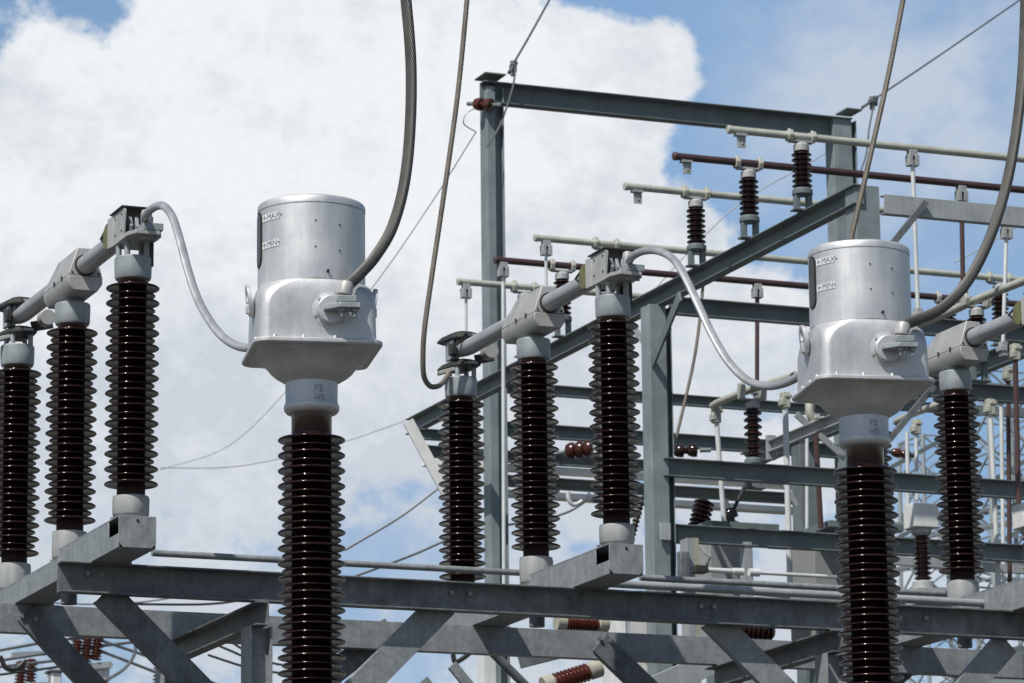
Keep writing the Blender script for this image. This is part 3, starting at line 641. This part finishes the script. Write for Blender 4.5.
SN = ['farthest bus insulator standing on the sloping beam, behind the middle switch', 'second farthest bus insulator behind the middle switch gear housing', 'bus insulator hidden mostly by the front post of the middle switch',
      'leftmost of the three bus insulators clear against the sky', 'middle of the three bus insulators clear against the sky', 'rightmost and nearest of the three bus insulators clear against the sky']
tubes = []
def clamp_drop(p, root=None, n=2):
    """clevis clamp hanging under a tube at p (tube axis)"""
    x, y, z = p; mb = MB().box(x-.035, x+.035, y-.03, y+.03, z-.075, z-.02).box(x-.045, x-.012, y-.035, y+.035, z-.15, z-.06).box(x+.012, x+.045, y-.035, y+.035, z-.15, z-.06)
    return mb.build('drop_clamp', M['base'], root, .003)
for i, (px, pyt) in enumerate(bus):
    pz = hx(px, 300, XS); yy = v_end(Vector((XS, 30, ZS)), px).y
    a = hy(px, pyt, yy); zt = a.z
    r_ = .030
    o0 = u_end(Vector((XS, yy, zt)), ends[i]).x; x1 = XS+9
    tb = thing('busbar_tube', (o0, yy, zt-.03), BNAME[i], 'busbar', 'busbar tubes')
    MB().cyl((o0, yy, zt), (x1, yy, zt), r_, 18).build('tube', M[cols[i]], tb)
    MB().lathe([(.031, 0), (.034, .004), (.034, .03), (.031, .034)], (o0-.006, yy, zt), (1, 0, 0), 18).build('end_plug', M['cream' if cols[i] == 'cream' else 'rodbrown'], tb)
    if i >= 3:                              # short hanging palm near the tip
        x = o0+.10; MB().box(x-.04, x+.05, yy-.03, yy+.03, zt-.045, zt-.028).box(x-.022, x+.046, yy-.008, yy+.008, zt-.135, zt-.045).cyl((x+.012, yy-.014, zt-.10), (x+.012, yy+.014, zt-.10), .012, 8).build('end_palm', M['base'], tb)
    bus_support((XS+.0, yy, ZS), zt, SN[i])
    if i != 2 or True:
        y2 = yy
        lab2 = 'bus insulator of the ' + ['farthest cream', 'lower brown', 'third cream', 'fourth cream', 'upper brown', 'topmost cream'][i] + ' busbar on the right edge frame'
        if i in (0, 1, 2): bus_support((XS2, y2, ZS), zt, lab2)
    tubes.append((o0, yy, zt))
# droppers: vertical rods clamped under the busbars
def dropper(px, i, py_end, m, label, r=.0135, dx=0):
    yy, zt = tubes[i][1], tubes[i][2]; p = u_end(Vector((XS, yy, zt)), px); e = hy(px+dx, py_end, yy)
    root = thing('dropper_rod', (p.x, yy, e.z), label, 'rod', 'dropper rods under the busbars')
    clamp_drop((p.x, yy, zt), root)
    MB().cyl((p.x, yy, zt-.10), (e.x, yy, e.z), r, 10).build('rod', M[m], root)
    MB().box(e.x-.03, e.x+.03, yy-.03, yy+.03, e.z-.10, e.z+.03).box(e.x-.05, e.x+.02, yy-.04, yy+.04, e.z-.06, e.z-.01).build('end_clamp', M['base'], root, .006)
    return root
dropper(466, 0, 336, 'rodwhite', 'short pale rod hanging from the lowest busbar tip over the rear switch post')
dropper(503, 1, 590, 'rodwhite', 'long pale rod hanging beside the gantry post', .017, 1)
dropper(546, 2, 300, 'rodwhite', 'short pale rod hanging just behind the middle gear housing')
dropper(912, 5, 312, 'rodwhite', 'pale rod hanging from the topmost busbar right of the right transformer', .017, 6)
dropper(961, 4, 285, 'rodbrown', 'brown rod hanging from the upper brown busbar near the thick right cable', .02, 2)
dropper(1006, 3, 345, 'rodwhite', 'pale rod hanging at the far right beside the thick cable', .017, -3)
dropper(757, 1, 388, 'rodbrown', 'brown rod hanging from the lower brown busbar left of the right transformer', .02, 0)
for px in (918,):
    pass

# ------------------------------------------------------------------ lower bus pieces (bent cream tubes along Y)
def lower_tube(pix, Y0, slope_px, label, r=.034):
    pts = path(pix, Y0, Y0); base = hy(pix[0][0], pix[0][1], Y0); out = []
    for a, b in pix:
        q = hz(a, b, base.z); out.append(q)
    o = MB().tube(smooth_path(out, 5), r, 14).build('lower_busbar', M['cream']); return tag(o, label, 'busbar', 'lower cross busbars'), out
t1, o1 = lower_tube([(713, 406), (722, 401), (752, 389), (800, 374), (830, 364)], 31.0, 0, 'bent cream busbar tube behind the pale jumper cable')
s1 = bus_support((o1[2].x, o1[2].y, hy(755, 489, o1[2].y).z), o1[2].z, 'bus insulator below the pale jumper cable, left of the right transformer')
t2, o2 = lower_tube([(908, 329), (945, 314), (976, 300), (1024, 281), (1050, 271)], 29.0, 0, 'cream busbar tube slanting up at the right edge above the switch arm')
s2 = bus_support((o2[2].x, o2[2].y, hy(976, 382, o2[2].y).z), o2[2].z, 'bus insulator poking up behind the right gear housing')
t3, o3 = lower_tube([(896, 422), (912, 414), (940, 404), (975, 392)], 33.0, 0, 'small cream busbar tube low behind the right transformer flange')
def free_rod(px0, py0, px1, py1, Y, r, m, label, clamp=True, name='dropper_rod', grp='dropper rods under the busbars'):
    a = hy(px0, py0, Y); b = hy(px1, py1, Y); root = thing(name, (b.x, Y, b.z), label, 'rod', grp)
    MB().cyl(a, b, r, 10).build('rod', M[m], root)
    if clamp: MB().box(a.x-.035, a.x+.035, Y-.035, Y+.035, a.z-.09, a.z+.05).box(a.x-.05, a.x-.01, Y-.04, Y+.04, a.z-.07, a.z-.01).box(a.x-.02, a.x+.05, Y-.045, Y+.045, a.z+.0, a.z+.03).build('drop_clamp', M['cream'], root, .006)
    return root
free_rod(716, 413, 724, 522, 31.0, .022, 'rodwhite', 'pale rod running down from the tip of the bent cream tube')
free_rod(785, 398, 790, 583, 30.3, .026, 'rodwhite', 'long pale rod dropping past the grey cabinets, left of the right transformer')
free_rod(807, 400, 807, 560, 32.0, .016, 'rodwhite', 'thin pale rod just left of the right transformer neck', False)
free_rod(815, 420, 821, 528, 30.8, .024, 'rodbrown', 'brown rod dropping left of the right transformer insulator')
free_rod(990, 405, 999, 592, 30.0, .022, 'rodwhite', 'long pale rod right of the right switch insulator')
free_rod(1015, 350, 1019, 520, 29.0, .024, 'rodbrown', 'front one of two brown rods at the right edge')
free_rod(1008, 372, 1010, 600, 31.5, .022, 'rodbrown', 'rear one of two brown rods at the right edge')
free_rod(907, 432, 908, 508, 31.0, .018, 'rodwhite', 'pale rod rising from the white voltage transformer', False)
free_rod(916, 425, 917, 500, 32.5, .018, 'rodwhite', 'clamped pale rod behind the white voltage transformer')
# curved pale bend behind the right transformer flange
cb_ = MB().tube(smooth_path([hy(811, 402, 30.8), hy(810, 412, 30.8), hy(814, 420, 30.8), hy(822, 424, 30.8), hy(834, 422, 30.8)], 6), .04, 12).build('bent_conductor', M['cream']); tag(cb_, 'bent cream conductor elbow under the right transformer flange', 'busbar')
# lower light v-beam + bracing
lv = thing('steel_truss', hy(775, 447, 31.3), 'pale grey low cross beam and brace behind the right transformer neck', 'steel frame')
pa = hy(772, 441, 31.3); pb = v_end(pa, 848); MB().prof(pa, pb, channel(.105, .05, .009, 1)).build('beam', M['galv_pale'], lv, .001)
MB().box(pa.x-.05, pa.x+.03, pa.y-.02, pa.y+.03, pa.z-.17, pa.z+.05).build('gusset', M['galv_pale'], lv, .002)
flat(796, 414, 31.6, 845, 458, 31.6, .06, .02, 'brace', 'galv_pale', lv)
flat(780, 478, 31.6, 797, 506, 31.6, .05, .02, 'brace', 'galv_pale', lv)
dl = MB().tube(smooth_path([hy(x, y, 30.6) for x, y in ((759, 455), (749, 478), (738, 500), (728, 522))], 5), .017, 8).build('black_cable', M['black']); tag(dl, 'short black cable slanting down to the grey cabinet top', 'cable')
dl2 = MB().tube(smooth_path([hy(x, y, 31.0) for x, y in ((703, 285), (700, 318), (694, 360), (684, 405), (672, 455))], 10), .014, 10).build('dropper_cable', M['strand_thin']); tag(dl2, 'thin grey cable sagging down right of the blue grey column', 'cable', 'thin dropper cables')

# ------------------------------------------------------------------ cabinets and voltage transformers
def cabinet(px0, px1, pyt, pyb, Y, depth, label, over=.06):
    a = hy(px0, pyb, Y); b = hy(px1, pyt, Y); zt = hy(px0, pyt, Y).z; zb = hy(px0, pyb, Y).z
    root = thing('cabinet', ((a.x+b.x)/2, Y, 0), label, 'cabinet', 'grey cabinets behind the beam')
    xm = a.x+(b.x-a.x)*.5
    MB().box(a.x, xm, Y, Y+depth, zb-.4, zt-.03).box(xm, b.x, Y+.42, Y+depth+.3, zb-.4, zt-.03).build('box', M['cab'], root, .006)  # right half set back so the lid and left half shade it
    MB().box(a.x-.04, b.x+.03, Y-over, Y+depth+.34, zt-.03, zt+.03).build('lid', M['galv_far'], root, .004)
    MB().box(a.x+.1, a.x+.16, Y+depth*.3, Y+depth*.7, 0, zb-.4).box(b.x-.16, b.x-.1, Y+depth*.8, Y+depth, 0, zb-.4).build('stand', M['galv_far'], root)
    return root
cabinet(711, 773, 525, 590, 31.0, .5, 'grey cabinet with flat lid behind the lower beams, left one')
cabinet(815, 880, 531, 590, 31.2, .5, 'grey cabinet mostly hidden by the right transformer insulator', .4)  # lid overhang deepened to put the front in shade
def vt(px, pyt, Y, label):
    c = hy(px, 517, Y); s = 1/ (4000/ (c-CAM).dot(Fw)); x, y = c.x, Y; z = lambda py: hy(px, py, Y).z
    root = thing('voltage_transformer', (x, y, z(606)), label, 'voltage transformer', 'white voltage transformers')
    MB().box(x-.115, x+.115, y-.1, y+.1, z(529), z(505)).build('head', M['white'], root, .008)
    MB().lathe([(.06, z(536)), (.085, z(533)), (.085, z(528))], (x, y, 0), n=20).build('collar', M['base'], root)
    MB().lathe(simple_sheds(z(580), z(536), 9, .045, .075), (x, y, 0), n=24).build('insulator', M['porc'], root, smooth=50)
    MB().box(x-.12, x+.2, y-.12, y+.12, z(606), z(590)).lathe([(.1, z(591)), (.09, z(582)), (.04, z(580))], (x, y, 0), n=20).build('base', M['base'], root, .004)
    return root
vt(921, 505, 29.2, 'white topped small voltage transformer between the right transformer and the right switch')
vt(1030, 505, 28.9, 'white topped small voltage transformer cut by the right edge')
sh = hy(1000, 606, 30.3)
shelf = MB().box(hy(895, 606, 30.3).x, sh.x+1.5, 30.1, 30.9, sh.z-.13, sh.z-.005).build('shelf_beam', M['galv_far']); tag(shelf, 'flat steel shelf carrying the white voltage transformers', 'steel beam')

# drive rod with white couplings and motor box behind the pipe
dr = thing('drive_linkage', hy(690, 570, 29.3), 'white drive linkage with couplings in front of the grey cabinet', 'linkage')
a = hy(690, 569, 29.3); e = u_end(a, 860)
MB().cyl(u_end(a, 708), u_end(a, 742), .022, 12).build('shaft', M['rodwhite'], dr); MB().cyl(u_end(a, 757), e, .016, 12).build('shaft', M['rodwhite'], dr)
for px, r in ((703, .022), (738, .03), (754, .033)):
    q = u_end(a, px); MB().cyl(q-Vector((.045, 0, 0)), q+Vector((.045, 0, 0)), r, 12).build('coupling', M['white'], dr)
MB().box(u_end(a, 693).x, u_end(a, 706).x, 29.25, 29.36, a.z-.03, a.z+.03).build('crank', M['dark'], dr, .004)
mbx = thing('drive_box', hy(688, 580, 29.6), 'small dark drive box beside a yellow edged post', 'box')
a = hy(676, 590, 29.6); b_ = hy(685, 553, 29.6); MB().box(a.x, b_.x, 29.5, 29.58, a.z, b_.z).build('box', M['galv_old_or_shaded'], mbx, .01)
a = hy(686, 592, 29.6); b_ = hy(691, 539, 29.6); MB().box(a.x, b_.x, 29.55, 29.7, a.z-1, b_.z).build('post', M['galv_pale'], mbx)
a = hy(692, 592, 29.6); b_ = hy(696, 539, 29.6); MB().box(a.x, b_.x, 29.55, 29.7, a.z-1, b_.z).build('yellow_edge', M['creamcap'], mbx)
a = hy(743, 592, 29.9); b_ = hy(749, 543, 29.9); st = MB().box(a.x, b_.x, 29.85, 29.95, 0, b_.z).build('post', M['galv_pale']); tag(st, 'slim pale post in front of the left grey cabinet', 'post')

# strain insulators seen between the beams
def disc_string(p, d, n, r, label, m='porc_red', name='strain_insulator', step=.12):
    d = Vector(d).normalized(); root = thing(name, p, label, 'insulator', 'strain insulators'); L_ = step; pr = []
    for k in range(n):
        z = k*L_; pr += [(.03, z), (r*.45, z+.004), (r*.78, z+.018), (r*.95, z+.045), (r, z+.075), (r*.95, z+.095), (r*.6, z+.09), (.03, z+.1)]
    MB().lathe(pr, p, d, 28).build('disc', M[m], root)
    MB().cyl(Vector(p)-d*.08, Vector(p), .02, 10).build('fitting', M['galv_far'], root)
    MB().cyl(Vector(p)+d*n*L_, Vector(p)+d*(n*L_+.1), .02, 10).build('fitting', M['galv_far'], root)
    return root
disc_string(hy(565, 452, 34.5), (1, -.7, .10), 3, .085, 'red brown strain insulator discs between two middle switch posts', 'porc_deep', step=.085)
disc_string(hy(474, 104, YG), (.5, -.8, -.2), 2, .065, 'small red insulator at the top left corner of the gantry', 'porc_red')
disc_string(hy(673, 451, 32.0), (1, -.5, 0), 2, .06, 'small dark insulator beside the blue grey column', 'porc')
tr = thing('ribbed_bushing', hy(700, 527, 31.5), 'dark ribbed bushing leaning left of the grey cabinet lid', 'insulator')
MB().lathe(simple_sheds(0, .26, 6, .05, .095), hy(698, 528, 31.5), hy(705, 500, 31.5)-hy(698, 528, 31.5), 20).build('ribs', M['porc'], tr, smooth=50)
MB().cyl(hy(697, 533, 31.5), hy(698, 528, 31.5), .04, 12).build('fitting', M['galv_far'], tr)
disc_string(hy(728, 508, 31.2), (.3, 0, -1), 2, .07, 'dark cable bushing standing on the left grey cabinet lid', 'porc')
hk = MB().tube(smooth_path([hy(x, y, 33) for x, y in ((568, 492), (569, 500), (574, 505), (582, 501), (590, 494))], 5), .02, 10).build('pale_hook', M['rodwhite']); tag(hk, 'pale bent conductor hook between the middle and front switch posts', 'hook')
gz = thing('ribbed_dropper', hy(630, 540, 31), 'dark ribbed conductor right of the front post base of the middle switch', 'insulator')
MB().lathe(simple_sheds(0, .36, 9, .022, .036), hy(631, 540, 31), hy(641, 502, 31)-hy(631, 540, 31), 14).build('ribs', M['dark'], gz)
MB().cyl(hy(633, 501, 31), hy(645, 497, 31), .018, 8).build('rod', M['dark'], gz)

# ------------------------------------------------------------------ shield wires
def wire(pts, r, label, name='overhead_wire', grp='thin overhead wires', m='wire', n=8):
    o = MB().tube(smooth_path(pts, n), r, 6).build(name, M[m]); return tag(o, label, 'wire', grp)
wire([hy(512, 66, YG), hy(530, 35, 36), hy(556, -12, 38)], .012, 'thin wire rising from the left top corner of the gantry')
wire([hy(876, 98, 38.5), hy(940, 55, 39.5), hy(1040, -14, 41)], .012, 'thin wire rising from the right end of the gantry top beam')
wire([hy(516, 66, YG-.2), hy(512, 90, YG-.2), hy(500, 125, YG-.2), hy(487, 147, YG-.2)], .01, 'thin loop wire falling along the left gantry column')
wire([hy(873, 108, 38), hy(869, 130, 38), hy(866, 155, 38), hy(858, 178, 38)], .01, 'thin loop wire falling along the right gantry column')
wire([hy(476, 132, YG+1), hy(430, 205, YG+6), hy(372, 288, YG+12), hy(300, 376, YG+20), hy(230, 445, YG+26), hy(160, 470, YG+30)], .006, 'long thin wire running from the gantry down to the left behind the left transformer', m='wire_pale')
wire([hy(160, 468, 62), hy(240, 466, 62), hy(330, 446, 62), hy(405, 421, 62)], .008, 'long slack wire crossing the pale sky left of the frame end', m='wire_pale')
wire([hy(475, 108, YG), hy(466, 114, YG), hy(464, 124, YG), hy(476, 132, YG+1)], .006, 'tiny loop wire under the red gantry insulator', m='wire_pale')
wire([hy(645, 300, 40), hy(700, 240, 40), hy(745, 200, 40), hy(800, 168, 40), hy(835, 148, 40)], .008, 'faint wire slanting behind the three bus insulators', m='wire_pale')
wire([hy(345, 550, 45), hy(400, 517, 45), hy(440, 487, 45), hy(470, 466, 45)], .016, 'upper of two dark wires left of the middle switch')
wire([hy(345, 580, 45), hy(410, 556, 45), hy(470, 532, 45), hy(560, 515, 45), hy(600, 490, 45)], .016, 'lower of two dark wires passing behind the middle switch')
wire([hy(955, 262, 50), hy(985, 246, 50), hy(1030, 218, 50)], .010, 'faint wire at the right edge above the lower busbars', m='wire_pale')
def clevis(p, d, label):
    d = Vector(d).normalized(); root = thing('wire_clamp', p, label, 'clamp', 'clamps on the gantry wires'); p = Vector(p)
    MB().cyl(p-d*.28, p-d*.05, .018, 8).cyl(p-d*.05, p+d*.12, .034, 8).build('turnbuckle', M['wire'], root)
    MB().cyl(p+Vector((.0, 0, -.10)), p+Vector((0, 0, .05)), .03, 8).cyl(p+d*.1+Vector((.0, 0, -.08)), p+d*.1, .026, 8).build('clamp', M['galv_far'], root)
clevis(hy(513, 66, YG), hy(530, 35, 36)-hy(512, 66, YG), 'small clamp on the wire at the left gantry corner')
clevis(hy(872, 101, 38.4), hy(940, 55, 39.5)-hy(876, 98, 38.5), 'small clamp on the wire at the right gantry corner')

# ------------------------------------------------------------------ gear under the beams (seen through the gaps)
def rod_insulator(p, q, label, ribs=9, r=.1, rc_=.06):
    p, q = Vector(p), Vector(q); d = q-p; Ln = d.length; root = thing('rod_insulator', p, label, 'insulator', 'red ribbed rod insulators')
    MB().lathe(simple_sheds(Ln*.2, Ln*.8, ribs, rc_, r), p, d, 26).build('ribs', M['porc_red'], root, smooth=50)
    MB().lathe([(.03, 0), (r*.95, 0), (r*.95, Ln*.17), (rc_, Ln*.2)], p, d, 24).build('cream_end', M['creamcap'], root)
    MB().lathe([(rc_, Ln*.8), (r*.95, Ln*.83), (r*.95, Ln), (.03, Ln)], p, d, 24).build('cream_end', M['creamcap'], root)
    return root
rod_insulator(hy(556, 622, 27), hy(607, 624, 27), 'short red ribbed insulator lying level between the two long beams', 11, .066, .045)
rod_insulator(hy(543, 686, 27), hy(600, 668, 27), 'red ribbed insulator tilted at the bottom edge, middle of the photo', 9, .07, .05)
ug = thing('pipe_strut', hy(525, 683, 25), 'dark slanted tube under the rear beam in the bottom middle', 'strut')
MB().cyl(hy(492, 652, 24), hy(530, 690, 24), .03, 12).build('tube', M['galv_old_or_shaded'], ug)
for px, py, lab in ((452, 665, 'small grey angle stub slanting at the bottom edge left of centre'), (423, 680, 'smallest grey angle stub at the bottom edge')):
    o = MB().bar(hy(px, py, 25), hy(px+26, py+32, 25), .07, .03, (0, 1, 0)).build('angle_stub', M['galv']); tag(o, lab, 'strut')
wp = MB().box(hy(485, 690, 28).x, hy(496, 690, 28).x, 28, 28.15, 0, hy(490, 640, 28).z).build('post', M['white']); tag(wp, 'white post end below the rear beam in the bottom middle', 'post')
# grey wall panel pieces of equipment behind bottom right
pn = thing('switchgear_unit', hy(640, 683, 33), 'pale switchgear unit behind the column at the bottom', 'switchgear')
a = hy(628, 690, 33); b_ = hy(662, 610, 33); MB().box(a.x, b_.x, 33, 33.6, 0, b_.z).build('body', M['white'], pn, .02)
a = hy(640, 640, 32.9); MB().cyl((a.x, 32.9, a.z), (a.x+.25, 32.9, a.z+.02), .05, 12).build('handle', M['rodbrown'], pn)
vb = thing('horn_insulator', hy(760, 625, 27), 'small pale ceramic knob on a dark ribbed stack between the beams at lower right', 'insulator')
MB().lathe(simple_sheds(0, .3, 7, .05, .075), hy(738, 630, 27), (1, .1, .0), 20).build('ribs', M['porc'], vb)
p = hy(763, 630, 27); MB().lathe([(.03, 0), (.06, .02), (.075, .06), (.05, .09), (.055, .12), (.02, .13)], p, (0, 0, 1), 14).build('knob', M['white'], vb)
for (x0, y0_, x1, y1_, Y, w, m, lab) in ((650, 690, 740, 650, 24.5, .16, 'galv_pale', 'wide pale sloping beam under the rear beam at lower right'),
                                        (735, 672, 860, 628, 23.2, .03, 'galv', 'thin pale sloping edge rail at lower right'),
                                        (905, 655, 1040, 690, 26, .14, 'galv_pale', 'pale beam at the lower right corner behind the brace'),
                                        (520, 660, 600, 640, 26, .12, 'galv_old_or_shaded', 'dark sloping beam under the rear beam in the middle'),
                                        (880, 668, 1040, 655, 28, .16, 'galv_far', 'blue grey beam across the lower right background')):
    a = hy(x0, y0_, Y); b_ = hy(x1, y1_, Y); o = MB().bar(a, b_, .06, w, (0, 0, 1)).build('steel_beam', M[m], None, .002); tag(o, lab, 'steel beam')
# far switch stacks low at the left
def stack(px, py0, py1, Y, tilt, n, label, cnt):
    root = thing('insulator_stack', hy(px, py1, Y), label, 'insulator', 'far red insulator stacks')
    for k in range(cnt):
        a = hy(px+k*10*(1), py1-k*2, Y); b_ = hy(px+k*10+tilt, py0-k*2, Y)
        MB().lathe(simple_sheds(0, (b_-a).length, n, .045, .085), a, b_-a, 18).build('stack', M['porc_red'], root, smooth=50)
    a = hy(px-8, py0-6, Y); b_ = hy(px+cnt*10+6, py0-8, Y); MB().bar(a, b_, .08, .06).build('top_bar', M['galv_pale'], root)
    a = hy(px-8, py1+4, Y); b_ = hy(px+cnt*10+6, py1+1, Y); MB().bar(a, b_, .10, .08).build('foot_bar', M['galv_pale'], root)
stack(20, 661, 684, 52, 2, 7, 'red insulator pair at the bottom left corner', 2)
stack(75, 640, 664, 50, 3, 8, 'red insulator trio between the left braces', 3)
stack(158, 655, 685, 54, 2, 8, 'red insulator at the bottom left near the second brace', 1)
for a in (((-10, 652), (60, 640), (110, 636)), ((-10, 662), (70, 650), (150, 640)), ((-10, 668), (60, 660), (100, 655)), ((100, 640), (160, 661), (230, 690)), ((98, 650), (150, 670), (200, 690))):
    wire([hy(x, y, 50) for x, y in a], .02, 'dark sagging line low at the left under the rear beam', n=5, grp='dark lines low at the left')
wire([hy(x, y, 46) for x, y in ((136, 640), (134, 655), (125, 668), (110, 678), (96, 684))], .02, 'dark hanging loop cable right of the red insulator trio', n=6, grp='dark lines low at the left')
wire([hy(x, y, 60) for x, y in ((-10, 600), (120, 604), (240, 590), (300, 612))], .012, 'thin wire seen between the left transformer and the left switch', n=6)

# more far gear: small switch boxes, jumper loops and rails
def far_box(px0, px1, py0, py1, Y, label, m='white', d=.25):
    a = hy(px0, py1, Y); b = hy(px1, py0, Y); root = thing('terminal_box', ((a.x+b.x)/2, Y, a.z), label, 'box', 'small far terminal boxes')
    MB().box(a.x, b.x, Y, Y+d, a.z, b.z).build('box', M[m], root, .02)
    MB().box(a.x-.03, b.x+.03, Y-.03, Y+d+.03, b.z, b.z+.03).build('lid', M['galv_far'], root, .006)
    MB().box((a.x+b.x)/2-.05, (a.x+b.x)/2+.05, Y+.05, Y+.15, 0, a.z).build('post', M['galv_far'], root)
far_box(97, 110, 666, 682, 50, 'small white box beside the left red insulators')
far_box(52, 62, 672, 690, 50, 'small white box low at the bottom left corner')
far_box(655, 664, 622, 648, 33, 'small white box just left of the lower column')
far_box(958, 975, 661, 670, 30, 'small cream box low at the right corner', 'creamcap')
for a in (((176, 628), (240, 655), (262, 668)), ((120, 604), (210, 604), (262, 596)), ((208, 655), (250, 668), (300, 676)), ((-10, 676), (50, 668), (75, 664)), ((228, 640), (262, 660), (300, 668))):
    wire([hy(x, y, 44) for x, y in a], .014, 'thin dark line crossing under the left beams', n=5, grp='dark lines under the left beams', m='black')
wire([hy(x, y, 40) for x, y in ((0, 656), (6, 668), (16, 669), (26, 660))], .025, 'black cable loop at the far left under the rear beam', n=6, grp='black cable loops', m='black')
wire([hy(x, y, 30) for x, y in ((453, 654), (455, 662), (462, 659), (470, 653))], .02, 'small black cable loop under the rear beam left of centre', n=6, grp='black cable loops', m='black')
for (pa_, pb_, Y, lab) in (((700, 545), (709, 556), 31, 'short hanging lead left of the grey cabinet'), ((697, 540), (706, 552), 31, 'shorter hanging lead left of the grey cabinet')):
    wire([hy(*pa_, Y), hy((pa_[0]+pb_[0])/2-1, (pa_[1]+pb_[1])/2+1, Y), hy(*pb_, Y)], .012, lab, n=4, grp='hanging leads', m='rodwhite')
for (x0, y0_, x1, y1_, Y, w, m, lab) in ((885, 405, 1040, 414, 36, .10, 'galv_far', 'far level beam behind the right switch insulator, upper one'), (885, 560, 1040, 571, 33, .08, 'galv_pale', 'pale far rail low behind the white voltage transformers'),
                                        (886, 470, 960, 430, 40, .05, 'galv_far', 'thin far diagonal brace left of the right switch insulator'), (960, 500, 1040, 452, 40, .05, 'galv_far', 'thin far diagonal brace right of the right switch insulator'),
                                        (886, 545, 950, 508, 42, .05, 'galv_far', 'lower thin far diagonal brace beside the white voltage transformer'), (975, 555, 1040, 520, 42, .05, 'galv_far', 'lower thin far diagonal brace at the right edge')):
    a = hy(x0, y0_, Y); b_ = hy(x1, y1_, Y); o = MB().bar(a, b_, .05, w, (0, 0, 1)).build('steel_beam', M[m], None, .002); tag(o, lab, 'steel beam')
free_rod(1001, 395, 1004, 600, 33, .02, 'rodwhite', 'thin pale rod between the two brown rods and the long pale rod', True)
free_rod(884, 300, 885, 420, 32, .02, 'rodbrown', 'brown rod just right of the right transformer head', False)
disc_string(hy(892, 452, 36), (1, .2, -.05), 2, .05, 'tiny brown insulator right of the right transformer neck', 'porc_red')

# ------------------------------------------------------------------ far lattice towers
def lattice(px, Y, w0, w1, h, label):
    b0 = hy(px, 500, Y); root = thing('lattice_tower', (b0.x, Y, 0), label, 'lattice tower', 'far lattice towers')
    cnr = [(-1, -1), (1, -1), (1, 1), (-1, 1)]
    def at(c, t): w = (w0+(w1-w0)*t)/2; return Vector((b0.x+c[0]*w, Y+c[1]*w, h*t))
    for c in cnr: MB().bar(at(c, 0), at(c, 1), .065, .065).build('leg', M['tower'], root)
    br = MB(); n = 22
    for s in range(4):
        a, b = cnr[s], cnr[(s+1) % 4]
        for k in range(n):
            t0, t1 = k/n, (k+1)/n; br.bar(at(a, t0), at(b, t1), .03, .03); br.bar(at(b, t0), at(a, t1), .03, .03); br.bar(at(a, t1), at(b, t1), .03, .03)
    br.build('lattice_bracing', M['tower'], root, smooth=0)
    for t in (.62, .80):
        arm = MB(); z = h*t
        for yy in (-.35, .35):
            for s in (-1, 1):
                arm.bar((b0.x, Y+yy, z), (b0.x+s*4.2, Y, z+.1), .07, .07); arm.bar((b0.x, Y+yy, z+.9), (b0.x+s*4.2, Y, z+.1), .06, .06)
        arm.build('cross_arm', M['tower'], root, smooth=0)
lattice(1003, 62, 1.5, 1.0, 16.5, 'pale lattice tower at the right edge behind the right switch')
lattice(935, 70, 1.5, 1.0, 17.0, 'pale lattice tower seen between the right transformer and the right switch')
lattice(1075, 58, 1.6, 1.0, 15.5, 'pale lattice tower just beyond the right edge with arms reaching in')
for o in COL.objects:                       # beams that stand alone are things, not setting
    if o.parent is None and o.get('category') == 'steel beam': o['kind'] = 'thing'
